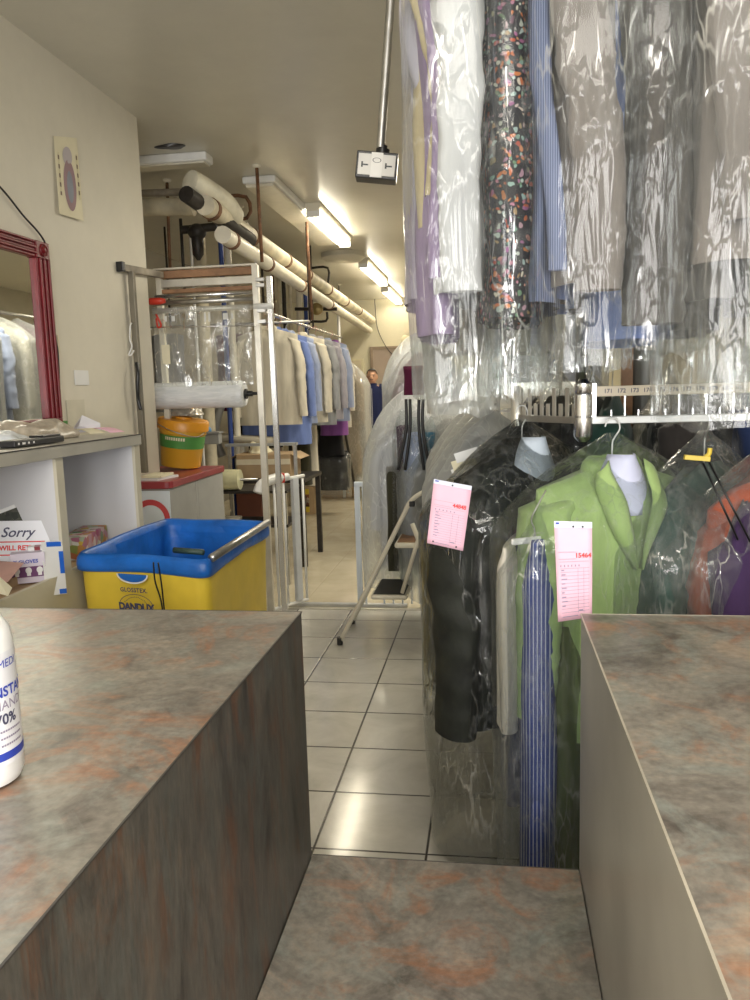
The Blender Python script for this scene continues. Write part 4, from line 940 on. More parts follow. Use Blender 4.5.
# ---- lower conveyor track
hp = at(583, 400, y=2.15); HX, HY = hp.x, 2.15
tk = thing('conveyor_track', 'steel garment conveyor track with numbered beige strip above the bagged clothes', 'conveyor', (HX, HY, 1.35))
MB().bx(.02, .62, -.004, .004, .016, .042).build('number_strip', M['strip'], tk, bevel=.001)
MB().bx(.02, .62, -.012, .012, -.055, -.035).build('lower_rail', plain('dull_rail_steel', (.36, .36, .35), .4, .6), tk, bevel=.002)
PX = lambda q: at(q, 389, y=HY).x-HX
for k in range(9):
    x = PX(625+27.2*k)
    if x < .61: MB().box((x, 0, -.01), (.0035, .004, .055)).build('pin', M['chrome'], tk)
    x = PX(611.5+27.2*k)
    if x < .61: MB().box((x, 0, -.028), (.003, .004, .016)).build('pin', M['chrome'], tk)
for k in range(11):
    tx = PX(608+13.1*k)
    if tx < .60: lettering(str(171+k), .0150, (tx, -.0042, .029), (1, 0, 0), (0, 0, 1), M['ink'], tk, name='slot_number', bold=.0002)
MB().lathe([(.012, -.10), (.02, -.092), (.024, -.085), (.024, -.038), (.021, -.035), (.024, -.032), (.024, .022), (.021, .025), (.023, .028), (.023, .05), (.014, .056), (.012, .062)], (0, -.005, 0), 24).build('hinge_post', M['chrome'], tk, smooth='auto')
MB().box((.026, -.008, 0), (.012, .006, .10)).build('end_plate', M['chrome'], tk)
e_ = at(517, 400, y=2.42); ev = Vector((e_.x-HX, e_.y-HY, 0)); dv = ev.normalized(); ang = atan2(dv.y, dv.x)
mb = MB(); mb.box(ev*.5+Vector((0, 0, -.045)), (ev.length-.04, .016, .018), Matrix.Rotation(ang, 3, 'Z')); mb.build('curve_rail', M['steel'], tk)
for k in range(9):
    MB().box(ev*(.12+.095*k)+Vector((0, 0, -.005 if k % 2 else -.02)), (.014, .004, .09 if k % 2 else .035), Matrix.Rotation(ang, 3, 'Z')).build('pin', M['alu'], tk)
MB().lathe([(.010, -.075), (.018, -.068), (.018, .04), (.01, .05)], ev, 20).build('hinge_post', M['alu'], tk, smooth='auto')
for x in (.0, .6):
    MB().tube([(x, .06, .0), (x, .06, 1.54)], .014, 10).build('drop_rod', M['steel'], tk, smooth=True); MB().bx(x-.01, x+.01, 0, .07, .0, .015).build('arm', M['steel'], tk)
# support column with tan strip
cx_ = at(643, 420, y=3.4).x
tag(MB().lathe([(.07, 0), (.07, 2.9)], (cx_, 3.4, 0), 24).build('support_column', plain('grey_column', (.15, .15, .14), .35, .4), smooth='auto'), 'round grey steel column behind the numbered track', 'column')
cx2 = at(626, 420, y=3.36).x; tag(MB().bx(cx2-.022, cx2+.022, 3.34, 3.37, 0, 2.9).build('wood_post', M['wood'], bevel=.002), 'narrow brown wooden post left of the grey column', 'post')

# ---- foreground bagged garments below the track
g1 = at(522, 448, y=2.36)
garment('coat', 'dark quilted coat in clear plastic with a pink ticket, nearest the aisle', 'coat', g1, 40, .50, g1.z-.44, .20, FA['coat'], .66, wr=.5, slope=.42, cover=(M['filmlow'], g1.z-.04, -.02, .065, .016, .92), bib=plain('pale_blue_paper', (.62, .70, .80), .6, var=.03), hang=('white wire hanger holding the dark quilted coat', WH), seed=21, collar=FA['coat'])
g2 = at(612, 466, y=2.12)
garment('jacket', 'light green jacket in clear plastic with a pink ticket', 'jacket', g2, 26, .43, g2.z-.50, .18, FA['green'], .52, slope=.34, cover=(M['film'], g2.z-.06, .03, .04, .012, .95), lapel=FA['green'], bib=plain('lavender_paper', (.60, .62, .80), .6, var=.03), hang=('white twisted wire hanger holding the light green jacket', WH), seed=22, collar=FA['green'])
p = at(565, 740, y=1.98)
garment('trousers', 'olive green trousers hanging below the light green jacket', 'trousers', (p.x+.05, 2.08, .80), 60, .26, .74, .09, FA['olive'], seed=23, slope=.0, flare=1.1, cinch=1)
p = at(537, 560, y=1.95)
garment('trousers', 'blue pinstriped trousers hanging left of the light green jacket', 'trousers', (p.x+.014, 2.02, at(537, 540, y=1.95).z), 80, .24, at(537, 540, y=1.95).z-.06, .062, FA['stripe'], seed=24, slope=.0, flare=1.1, cinch=1, cover=(M['film'], 1.0, .045, .06, .016, .95))
p = at(513, 560, y=1.97)
garment('trousers', 'pale grey white trousers at the left edge of the pinstripe bag', 'trousers', (p.x+.004, 2.08, at(513, 548, y=1.97).z), 78, .24, .48, .035, FA['ivory'], seed=25, slope=.0, flare=1.1, cinch=1)
p = at(523, 560, y=1.99)
garment('trousers', 'narrow navy trousers squeezed between white and pinstriped trousers', 'trousers', (p.x, 2.12, at(523, 548, y=1.99).z), 80, .22, .70, .022, FA['navy'], seed=26, slope=.0, flare=1.1, cinch=1)
# white plastic trouser hanger
a, b = at(512, 546, y=1.93), at(560, 533, y=2.0)
th = thing('trouser_hanger', 'white plastic clip hanger above the pinstriped trousers', 'hanger', a)
MB().box((b-a)/2, ((b-a).length, .012, .016), Matrix.Rotation(atan2((b-a).y, (b-a).x), 3, 'Z')).build('bar', WH, th, bevel=.004)
MB().tube(spline([(b-a)*.45, (b-a)*.45+Vector((.002, 0, .025)), (b-a)*.45+Vector((-.006, 0, .05)), (b-a)*.45+Vector((.006, 0, .08)), (b-a)*.45+Vector((.03, .02, .12))]), .002, 6).build('hook', M['steel'], th, smooth=True)
g3 = at(704, 462, y=2.24)
g3t = garment('jacket', 'dark green and navy jacket under clear plastic behind the right counter', 'jacket', g3, 50, .46, .9, .15, FA['dgreen'], .55, slope=.5, seed=27, cover=(M['film2'], 1.0, .05, .05, .018, 1), hang=('yellow topped wire hanger holding the dark green jacket', M['steel']))
p = at(652, 505, y=2.08)
garment('jacket', 'dark navy jacket between the light green and dark green jackets', 'jacket', (p.x+.09, 2.22, p.z+.02), 66, .34, .75, .09, FA['navy'], .5, seed=127, slope=.6)
p = at(722, 470, y=1.99)
garment('jacket', 'dark violet jacket right of the dark green one', 'jacket', (p.x+.11, 2.12, at(722, 505, y=1.99).z), 62, .36, .75, .10, FA['violet'], .5, slope=.6, seed=28)
p = at(752, 500, y=2.0)
garment('jacket', 'orange red jacket at the right picture edge above the counter', 'jacket', (p.x+.12, 2.2, at(752, 480, y=2.0).z), 35, .50, .75, .12, FA['orange'], .5, slope=.45, seed=29, cover=(M['film2'], .85, .04, .04, .016, 1))
tag(MB().box(at(697, 458, y=2.1), (.062, .014, .012), Matrix.Rotation(.1, 3, 'Y')).tube(spline([at(705, 457, y=2.1), at(709, 454, y=2.1), at(710, 448, y=2.1)]), .006, 8).build('yellow_hook_clip', M['yel'], bevel=.003), 'small yellow plastic clip on the hanger of the dark green jacket', 'clip')
for k, (x0, y0_, x1, y1_) in enumerate(((703, 463, 738, 540), (709, 462, 752, 545))):
    MB().tube([Matrix.Rotation(-g3t.rotation_euler.z, 3, 'Z') @ (q-g3t.location) for q in (at(x0, y0_, y=1.98), at(x1, y1_, y=1.95))], .0028, 6).build('black_cord', M['black'], g3t, smooth=True)
# dark clothes behind the track
random.seed(11)
blk = [(590, 2.85, 'black', 'black bagged coat directly behind the track hinge'), (612, 2.75, 'dgreen', 'blackish green bagged coat left of the wooden post'), (668, 2.85, 'black', 'black bagged coat right of the grey column'), (690, 2.7, 'greyd', 'charcoal bagged coat behind the yellow clip'), (715, 2.8, 'black', 'black bagged coat behind the long right bag'), (745, 2.7, 'navy', 'navy bagged coat at the right edge behind the track'), (560, 2.95, 'black', 'black bagged coat behind the curved end of the track'), (535, 3.05, 'greyd', 'charcoal bagged coat seen under the curved track')]
for k, (px_, y, c_, lb) in enumerate(blk):
    p = at(px_, 412, y=y)
    garment('coat', lb, 'coat', (p.x, y, 1.36), 70+6*(k % 3), .46, 1.0, .10, FA[c_], .6, seed=31+k, group='dark coats behind the track', cover=(M['film'], 1.05, .03, .03, .016, 1) if k % 2 == 0 else None, hang=('wire hanger holding the '+lb.split(' bagged')[0]+' coat '+' '.join(lb.split('coat ')[1].split()[:6]), M['steel']), hookz=.10)
# row of pale bagged clothes going back behind the dark coat
rowb = [(494, 436, 2.75, 'white', 'white bagged shirt nearest behind the dark quilted coat'), (487, 430, 3.05, 'grey', 'grey bagged shirt second behind the dark quilted coat'), (480, 424, 3.4, 'ivory', 'ivory bagged shirt third behind the dark quilted coat'), (474, 418, 3.75, 'greyl', 'light grey bagged jacket fourth behind the dark quilted coat'), (478, 412, 4.3, 'grey', 'grey bagged jacket farthest back beside the black straps')]
for k, (px_, py_, y, c_, lb) in enumerate(rowb):
    p = at(px_, py_, y=y)
    garment('shirt' if 'shirt' in lb else 'jacket', lb, 'shirt' if 'shirt' in lb else 'jacket', p, 48+3*k, .34, .7, .11, FA[c_], .45, seed=41+k, slope=.6, group='pale bagged clothes behind the dark coat', cover=(M['film3'], .85, .03, .03, .016, 1))
# small yellow and white tags clipped on those bags
for k, (x, y_, c_, lb) in enumerate(((467, 455, 'paper', 'upper white tag on the pale bags left of the dark coat'), (464, 463, 'cream', 'upper yellow tag on the pale bags left of the dark coat'), (464, 471, 'paper', 'lower white tag on the pale bags left of the dark coat'), (461, 480, 'cream', 'lower yellow tag on the pale bags left of the dark coat'))):
    p = at(x, y_, y=2.40); tag(MB().box((0, 0, 0), (.075, .001, .03)).build('paper_tag', M[c_], loc=p, rot=(R(-20), R(-14), R(20))), lb, 'tag', 'paper tags on the pale bags')

# tickets
def ticket(tl, tr, br, bl, num, label, pins):
    o = (tl+tr+br+bl)/4; t = thing('laundry_ticket', label, 'ticket', o, group='pink laundry tickets')
    def q(u, v, k=.0012):
        p = tl.lerp(tr, u).lerp(bl.lerp(br, u), v); n_ = (tr-tl).cross(bl-tl).normalized()
        if n_.y > 0: n_ = -n_
        return p-o+n_*(k+.004*sin(pi*v))
    mb = MB(); mb.loft([[q(u/6, v/12, 0) for u in range(7)] for v in range(13)], False, False, False); mb.build('paper', M['pink'], t, smooth=True, solid=.0004)
    mb = MB(); mb.loft([[q(u/6, v, .0016) for u in range(7)] for v in (0, .065)], False, False, False); mb.build('pale_header', plain('header_blue_white', (.66, .70, .84), .7), t)
    mb = MB()
    def bar(u0, u1, v0, v1): mb.add([q(u0, v0, .002), q(u1, v0, .002), q(u1, v1, .002), q(u0, v1, .002)], [(0, 1, 2, 3)])
    bar(.08, .6, .305, .309); bar(.08, .55, .375, .379); bar(.1, .9, .402, .406)
    for k in range(13): bar(.12, .92, .47+.037*k, .4735+.037*k)
    for u in (.6, .76): bar(u, u+.008, .47, .93)
    for k in range(9): bar(.14, .22+.02*((k*7) % 5), .482+.045*k, .494+.045*k)
    for k in range(6): bar(.12+.1*k, .15+.1*k, .435, .455)
    bar(.62, .74, .90, .915); bar(.14, .6, .955, .962)
    mb.build('printing', M['greyink'], t)
    w = (tr-tl).length
    put(text_mb(num, .0145, bold=.0003, space=.95), lambda v: q(.75+v.x/w, .345-v.y/(bl-tl).length, .0024)).build('ticket_number', M['redink'], t)
    mb = MB()
    for u, v in pins: mb.lathe([(.0022, -.001), (.0022, .003)], q(u, v, .003), 10, 'y')
    mb.build('staple_dot', M['black'], t)
    mb = MB(); bar2 = [q(.04, .012, .003), q(.13, .012, .003), q(.13, .03, .003), q(.04, .03, .003)]; mb.add(bar2, [(0, 1, 2, 3)]); mb.build('header_mark', M['blueink'], t)
ty = 2.0
ticket(at(434, 479, y=ty), at(472, 486, y=ty), at(463, 551, y=ty-.01), at(427, 543, y=ty-.01), '44848', 'pink laundry ticket pinned on the dark quilted coat', ((.5, .045), (.16, .95), (.8, .96)))
ty = 1.70
ticket(at(554, 521, y=ty), at(592, 522, y=ty), at(592, 617, y=ty-.02), at(558, 622, y=ty-.02), '15464', 'longer pink laundry ticket hanging in front of the light green jacket', ((.5, .05), (.75, .05)))

# ---- middle: shirt rail on the left
rx, rz_ = -1.86, 2.03
sr_ = thing('garment_rail', 'slim steel rail carrying the row of loose shirts', 'rail', (rx, 6.5, rz_+.03))
MB().tube([(0, 0, 0), (-.02, 3.6, .0)], .014, 10).build('rail_tube', M['chrome'], sr_, smooth=True)
MB().tube([(0, 1.9, 0), (0, 1.9, .84)], .01, 8).build('drop_rod', M['iron'], sr_, smooth=True); MB().tube([(0, .05, 0), (0, .05, .84)], .01, 8).build('drop_rod', M['iron'], sr_, smooth=True)
shirts = [(6.62, 'beige', .52, .80, 1, 'cream long sleeved shirt foremost on the steel shirt rail', .62), (6.78, 'blue', .58, .98, 2, 'blue smock foremost behind the cream shirt, hem showing lower', .62), (7.02, 'blue', .50, .84, 3, 'blue shirt third from the near end of the shirt rail', .6), (7.25, 'ltblue', .50, .82, 4, 'light blue shirt fourth on the shirt rail', .6), (7.5, 'beige', .50, .82, 5, 'sand coloured shirt fifth on the shirt rail', .62), (7.8, 'grey', .50, .86, 6, 'grey shirt sixth on the shirt rail', .6), (8.1, 'greylilac', .50, .82, 7, 'pale lilac shirt seventh on the shirt rail', .6), (8.45, 'ltblue', .50, .85, 8, 'pale blue shirt eighth on the shirt rail', .6), (8.8, 'purple', .30, 1.02, 9, 'purple blouse near the far end of the shirt rail', 0), (9.15, 'ivory', .44, .95, 10, 'ivory shirt farthest on the shirt rail beside the black rod', .66)]
for y, c_, W, L, sd, lb, sl in shirts:
    x = rx+.012*sd if 4 < sd < 10 else rx+.02 if sd == 10 else rx
    garment('shirt', lb, 'shirt', (x, y, rz_-.10), 4*((sd*7) % 5)-8, W, L, .13, FA[c_], sl, collar=FA[c_], seed=50+sd, group='shirts on the steel rail', hang=(('pink' if sd % 2 else 'white')+' topped hanger holding the '+lb, PK if sd % 2 else WH), hookz=.12)
# darker long things under the rail
for k, (px_, y, top, L, c_, W, lb, cvr) in enumerate(((331, 8.9, 1.02, .34, 'black', .30, 'black skirt hanging low under the purple blouse', None), (333, 9.0, .72, .45, 'black', .34, 'dark bagged skirt under plastic low below the purple blouse', 1), (303, 8.2, 1.15, .72, 'olivedk', .16, 'dark brown trousers hanging low behind the cardboard box', None), (312, 8.4, 1.15, .75, 'ivory', .12, 'pale long trousers hanging low behind the gate', None), (257, 7.6, 1.12, .25, 'black', .5, 'black cloth hanging low behind the blue smock', None))):
    p = at(px_, 450, y=y)
    garment('trousers' if 'trousers' in lb else 'skirt' if 'skirt' in lb else 'cloth', lb, 'trousers' if 'trousers' in lb else 'skirt' if 'skirt' in lb else 'cloth', (p.x, y, top), 0, W, L, .14, FA[c_], 0, seed=70+k, slope=0, cover=(M['film2'], L+.08, .03, .03, .02, 1) if cvr else None)
# black slanting rod (rack leg)
thing_tube('rack_leg', 'black slanting leg of the garment rack at the aisle', 'rack leg', [at(331, 352, y=9.3), at(357, 499, z=0)], .018, M['black'], 10)
thing_tube('rack_leg', 'short black slanting rack leg behind the tan bagged clothes', 'rack leg', [at(363, 445, y=11), at(372, 470, y=11)], .018, M['black'], 10)
# bagged tan row behind
bag2 = [(337, 10.25, 'khaki', .56, 'tan bagged trousers suit foremost behind the black rack leg'), (342, 10.45, 'khaki', .48, 'tan bagged jacket second behind the black rack leg'), (346, 10.7, 'ivory', .40, 'ivory bagged shirt behind the tan bagged clothes'), (351, 10.95, 'maroon', .32, 'maroon bagged dress next to the man'), (349, 11.2, 'white', .34, 'white bagged shirt at the elbow of the man')]
for k, (px_, y, c_, W, lb) in enumerate(bag2):
    p = at(px_, 362+k*3, y=y)
    garment('suit' if 'suit' in lb else 'dress' if 'dress' in lb else 'shirt' if 'shirt' in lb else 'jacket', lb, 'suit' if 'suit' in lb else 'dress' if 'dress' in lb else 'shirt' if 'shirt' in lb else 'jacket', p, 6*k-10, W, 1.45, .2, FA[c_], .6, seed=80+k, slope=.65, group='bagged clothes beyond the rack leg', cover=(M['film3'], 1.6, .03, .04, .02, 1))
# right hand bagged rows
bag3 = [(418, 342, 7.2, 'bright', .44, 'white bagged shirt in the row right of the man'), (425, 352, 6.6, 'maroon', .44, 'maroon patterned bagged dress in the row right of the man'), (408, 362, 8.2, 'ltblue', .26, 'pale blue bagged shirt beside the man')]
for k, (px_, py_, y, c_, W, lb) in enumerate(bag3):
    p = at(px_, py_, y=y)
    garment('dress' if 'dress' in lb else 'shirt', lb, 'dress' if 'dress' in lb else 'shirt', p, 10-10*k, W, 1.0, .16, FA[c_], .5, seed=90+k, slope=1.05, group='bagged clothes right of the man', cover=(M['film3'], 1.3, .04, .04, .02, 1))
# white bagged group by the stool
wg = [(411, 402, 4.75, 'bright', .40, .98, .14, 6, 'large white bagged shirt hanging behind the step stool', .55, 'film3'), (392, 466, 4.62, 'olivedk', .07, .62, .05, 0, 'narrow dark olive tie shaped trousers before the white bagged shirt', 0, None), (404, 425, 4.60, 'plum', .09, .78, .07, 10, 'plum patterned bagged scarf before the white bagged shirt', 0, 'film'), (414, 432, 4.52, 'ltblue', .13, .72, .08, 0, 'pale blue bagged blouse between the black straps', .0, 'film'), (429, 432, 4.50, 'teal', .07, .32, .06, 0, 'teal bagged scarf right of the black straps', 0, 'film'), (450, 418, 4.62, 'greyl', .40, .9, .16, 20, 'clear bagged pale grey shirt right of the black straps', .5, 'film3')]
for k, (px_, py_, y, c_, W, L, T, a_, lb, sl, fm) in enumerate(wg):
    p = at(px_, py_, y=y); nm = 'shirt' if 'shirt' in lb else 'scarf' if 'scarf' in lb else 'blouse' if 'blouse' in lb else 'trousers'
    garment(nm, lb, nm, p, a_, W, L, T, FA[c_], sl, seed=100+k, slope=1.15 if W > .3 else .3, group='bagged clothes behind the step stool', cover=(M[fm], L+.12, .03, .03, .016, 1) if fm else None, neck=.03 if W > .3 else .02)
# black straps
for k, (x0, x1) in enumerate(((406, 398), (410, 405), (419, 424), (423, 430))):
    t_, m_, b_ = at(x0, 399, y=4.42), at(x0, 430, y=4.42), at(x1, 470, y=4.42)
    tag(MB().tube(spline([t_, m_, b_]), .009, 8).build('black_strap', M['black'], smooth=True), ['leftmost', 'second from left', 'third from left', 'rightmost'][k]+' of four glossy black straps hanging over the white bags', 'strap', 'black straps over the white bags')
p = at(413, 375, y=4.5)
garment('tie', 'dark plum tie shaped cloth hanging above the black straps', 'tie', at(413, 366, y=4.5), 0, .11, .16, .03, FA['maroon'], seed=120, slope=0, neck=.05)
mr_ = thing('garment_rail', 'steel rail hidden among the bagged clothes above the step stool', 'rail', (-.42, 4.6, 1.44))
MB().tube([(.22, -1.9, 0), (.12, -.5, 0)], .012, 10).build('rail_tube', M['steel'], mr_, smooth=True); MB().tube([(.20, -1.6, 0), (.20, -1.6, 1.46)], .01, 8).build('drop_rod', M['steel'], mr_, smooth=True)

# clothes across the room that the mirror shows
mrl = thing('garment_rail', 'steel rail across the room seen only in the red mirror', 'rail', (.45, 6.6, 2.16))
MB().tube([(0, -.9, 0), (0, 1.2, 0)], .014, 10).build('rail_tube', M['steel'], mrl, smooth=True)
for y in (-.8, 1.1): MB().tube([(0, y, 0), (0, y, .74)], .01, 8).build('drop_rod', M['iron'], mrl, smooth=True)
for k, (y, c_, lb) in enumerate(((5.9, 'navy', 'navy bagged jacket seen in the red mirror'), (6.2, 'ltblue', 'light blue shirt seen in the red mirror'), (6.5, 'ivory', 'ivory bagged shirt seen in the red mirror'), (6.8, 'maroon', 'red bagged blouse seen in the red mirror'), (7.15, 'greyl', 'grey bagged jacket seen in the red mirror'))):
    nm = 'jacket' if 'jacket' in lb else 'blouse' if 'blouse' in lb else 'shirt'
    garment(nm, lb, nm, (.45, y, 2.04), 5*k-8, .5, .85, .14, FA[c_], .6, seed=140+k, collar=FA[c_], group='clothes seen in the mirror', cover=(M['film3'], 1.0, .03, .03, .016, 1) if 'bagged' in lb else None)
tag(MB().lathe([(.02, -.28), (.085, -.275), (.09, 0), (.085, .275), (.02, .28)], (.30, 5.6, 1.33), 28, 'x').build('poly_roll', M['roll'], smooth='auto'), 'white poly roll lying across the room seen only in the red mirror', 'film roll')
rst = thing('roll_stand', 'steel stand under the poly roll seen in the red mirror', 'stand', (.30, 5.6, 0))
for x in (-.33, .33): MB().bx(x-.015, x+.015, -.015, .015, 0, 1.40).build('post', M['steel'], rst)
MB().bx(-.345, .345, -.012, .012, 1.22, 1.24).build('cross_bar', M['steel'], rst)

# ================================================================== GATE, STOOL, CLUTTER
gt = thing('safety_gate', 'white metal safety gate folded open beside the yellow cart', 'gate', (-1.4, 4.95, 0))
G0 = gt.location
ga, gb_ = at(262, 490, y=4.7), at(303, 478, y=5.0)
gd = Vector((gb_.x-ga.x, gb_.y-ga.y, 0)); zt_ = .87
def gpt(t, z): return Vector((ga.x, ga.y, z))+gd*t-G0
for t in (0.04, .28, .5, .98): MB().tube([gpt(t, .05), gpt(t, zt_-.02)], .0085, 8).build('bar', M['white'], gt, smooth=True)
MB().box(gpt(.78, .46), (.05, .03, .80), Matrix.Rotation(atan2(gd.y, gd.x), 3, 'Z')).build('wide_post', plain('pale_grey_enamel', (.58, .60, .62), .3), gt, bevel=.004)
MB().tube([gpt(0, .05), gpt(1, .05)], .011, 8).build('bottom_rail', M['white'], gt, smooth=True)
MB().tube([gpt(0, zt_-.02), gpt(1.02, zt_-.005)], .012, 8).build('top_rail', M['white'], gt, smooth=True)
mb = MB(); mb.tube(spline([gpt(-.1, zt_-.07), gpt(.0, zt_-.02), gpt(.3, zt_+.0), gpt(.62, zt_+.005)]), [.03]*10+[.032]*10+[.022]*5, 10); mb.build('latch_housing', M['white'], gt, smooth=True)
MB().box(gpt(.50, zt_+.0), (.02, .05, .06), Matrix.Rotation(.4, 3, 'Z')).build('red_latch', M['redp'], gt, bevel=.004)
g0, g1_ = at(300, 606, z=.01), at(358, 605, z=.01)
gf = thing('safety_gate', 'white fixed gate frame and floor bar behind the step stool', 'gate', (g1_.x, g1_.y, 0)); GF = gf.location
x1_ = at(395, 600, y=g1_.y).x
mb = MB(); mb.bx(g0.x-GF.x-.1, x1_-GF.x+.08, -.02, .02, 0, .022); mb.build('floor_bar', plain('pale_floor_bar', (.55, .56, .57), .3, .4), gf, bevel=.003)
for x, w in ((.0, .035), (.05, .012)): MB().bx(x, x+w, -.012, .012, .0225, .80).build('post', M['pale'], gf, bevel=.003)
MB().bx(0, .42, -.012, .012, .79, .82).build('top_rail', M['pale'], gf, bevel=.003)
MB().bx(.40, .43, -.012, .012, .0225, .79).build('post', M['pale'], gf, bevel=.003)
for k in range(4): MB().bx(.17+.06*k, .18+.06*k, -.008, .008, .0225, .79).build('bar', M['pale'], gf)
# step stool: steps climb to the right, near and far side frames
sy0, sy1 = 4.22, 4.62
st = thing('step_stool', 'cream metal two step folding stool with dark treads beside the gate', 'step stool', (-.6, (sy0+sy1)/2, 0)); S0 = st.location
for y in (sy0, sy1):
    f0 = at(340, 643, y=sy0); k1 = at(401, 520, y=sy0); k2 = at(412, 500, y=sy0); k3 = at(430, 489, y=sy0); k4 = at(455, 480, y=sy0)
    pts = [Vector((q.x, y, max(q.z, .015)))-S0 for q in (f0, f0.lerp(k1, .5), k1, k2, k3, k4)]
    lg = MB().tube(spline(pts), .0125, 12).build('front_leg', M['offwhite'], st, smooth=True)
    MB().lathe([(.017, -.012), (.017, .03)], pts[0], 14).build('rubber_foot', M['black'], lg, smooth='auto')
    r0, r1 = at(402, 593, y=sy0), at(424, 520, y=sy0); rb = at(462, 643, y=sy0)
    MB().tube([Vector((r0.x, y, r0.z))-S0, Vector((r1.x, y, r1.z))-S0], .011, 10).build('side_strut', M['offwhite'], st, smooth=True)
    rl_ = MB().tube([Vector((k1.x+.06, y, k1.z-.02))-S0, Vector((k1.x+.30, y, .015))-S0], .0125, 10).build('rear_leg', M['offwhite'], st, smooth=True)
    MB().lathe([(.017, -.012), (.017, .03)], Vector((k1.x+.30, y, .015))-S0, 14).build('rubber_foot', M['black'], rl_, smooth='auto')
    MB().box(Vector((k2.x, y, k2.z-.02))-S0, (.03, .03, .03)).build('hinge', M['black'], st, bevel=.004)
l0, l1 = at(370, 597, y=sy0), at(407, 597, y=sy0); zl = l0.z
MB().bx(l0.x-S0.x, l1.x-S0.x, -.19, .19, zl-.02, zl+.008).build('lower_step', M['offwhite'], st, bevel=.012); 
MB().bx(l0.x-S0.x+.015, l1.x-S0.x-.015, -.175, .175, zl+.0085, zl+.012).build('lower_tread', M['mat'], st, bevel=.001)
u0, u1 = at(394, 545, y=sy0), at(440, 546, y=sy0); zu = u0.z
MB().bx(u0.x-S0.x, u1.x-S0.x, -.19, .19, zu-.022, zu+.008).build('upper_step', M['offwhite'], st, bevel=.012)
MB().bx(u0.x-S0.x+.015, u1.x-S0.x-.015, -.175, .175, zu+.0085, zu+.012).build('upper_tread', M['wood'], st, bevel=.001)
# clutter under shirt rail
def cart_box(name, label, x0, y0_, x1, y1_, y, depth, mat, zbase=None, cat='box', a=0):
    p, q = at(x0, y0_, y=y), at(x1, y1_, y=y); zb = q.z if zbase is None else zbase
    t = thing(name, label, cat, ((p.x+q.x)/2, y+depth/2, zb), R(a)); w = q.x-p.x; h = p.z-zb
    MB().box((0, 0, h/2), (w, depth, h)).build('carton', mat, t, bevel=.003)
    return t, w, h, depth
def flaps(t, w, h, d, mat):
    for s in (-1, 1): MB().box((s*(w/2+.04), 0, h-.02), (.09, d*.95, .004), Matrix.Rotation(s*.5, 3, 'Y')).build('flap', mat, t)
    MB().box((0, -d/2-.0005, h-.06), (w*.999, .001, .045)).build('tape', M['tape'], t)
wt = thing('work_table', 'low dark table behind the gate carrying the open cardboard box', 'table', (-1.9, 6.45, 0))
zt2 = at(270, 479, y=6.2).z
MB().bx(-.42, .42, -.3, .35, zt2-.03, zt2-.001).build('table_top', M['iron'], wt, bevel=.004)
for x in (-.39, .39):
    for y in (-.27, .32): MB().bx(x-.02, x+.02, y-.02, y+.02, 0, zt2-.03).build('leg', M['iron'], wt)
t, w, h, d = cart_box('cardboard_box', 'open cardboard box on the dark table under the blue smock', 236, 455, 291, 479, 6.25, .35, M['card'], zt2)
flaps(t, w, h, d, M['card'])
blob('crumpled_papers', (t.location.x-.08, 6.42, zt2+h+.001), .10, .09, .07, M['cream'], 'crumpled cream papers on top of the open cardboard box', 'papers', 12, .6)
t2, w, h, d = cart_box('red_carton', 'dark red and brown carton on the floor below the dark table', 236, 492, 262, 512, 6.3, .25, plain('dark_red_card', (.16, .05, .03), .6), 0)
t3, w3, h3, d3 = cart_box('picture_carton', 'yellow carton with a dark picture on the floor behind the gate', 292, 487, 315, 517, 8.9, .22, M['card'], 0)
MB().box((-.02, -d3/2-.001, h3*.5), (w3*.7, .001, h3*.85)).build('yellow_face', M['yel'], t3); MB().box((.03, -d3/2-.002, h3*.5), (w3*.3, .001, h3*.45)).build('dark_picture', patches('carton_picture', [(.05, .02, .01), (.3, .1, .06), (.02, .02, .02), (.5, .4, .3)], 30), t3)
t4, w4, h4, d4 = cart_box('cardboard_box', 'brown cardboard box on the floor under the dark bagged skirt', 312, 470, 353, 497, 10.3, .4, M['card'], 0); flaps(t4, w4, h4, d4, M['card'])
p = at(313, 492, y=8.8)
hs = thing('coiled_hose', 'grey white coiled hose lying on the yellow carton', 'hose', (t3.location.x+.1, 8.98, h3+.001))
MB().tube(spline([(-.14, -.02, .03), (-.06, 0, .12), (.04, .02, .13), (.12, .03, .06), (.11, .04, -.03), (.06, .0, .03), (.05, -.02, .09), (-.04, -.03, .06), (-.1, -.02, .03)]), .028, 12).build('hose', plain('dirty_hose', (.40, .38, .33), .5, var=.3), hs, smooth=True)
# spool/roll and crate between cabinet and gate
ws = thing('utility_cart', 'dim metal cart holding rolls and bowls beside the maroon cabinet', 'cart', (-1.75, 5.75, 0))
for z in (.70, .45): MB().bx(-.28, .28, -.2, .2, z-.02, z).build('deck', M['iron'], ws, bevel=.003)
for x in (-.26, .26):
    for y in (-.18, .18): MB().bx(x-.012, x+.012, y-.012, y+.012, 0, 1.02 if y > 0 else .7).build('post', M['steel'], ws)
MB().bx(-.28, .28, .14, .2, 1.0, 1.02).build('deck', M['grey'], ws)
pr_ = at(229, 487, y=5.6)
ro = thing('yellowed_roll', 'short yellowed film roll on a spindle left of the gate', 'film roll', (pr_.x, 5.6, .70+.078))
MB().lathe([(.02, -.09), (.074, -.088), (.077, 0), (.074, .088), (.02, .09)], n=26, axis='x').build('wound_film', plain('yellowed_film', (.58, .56, .36), .3, var=.2), ro, smooth='auto'); MB().tube([(-.12, 0, 0), (.22, 0, 0)], .01, 10).build('spindle', M['steel'], ro, smooth=True)
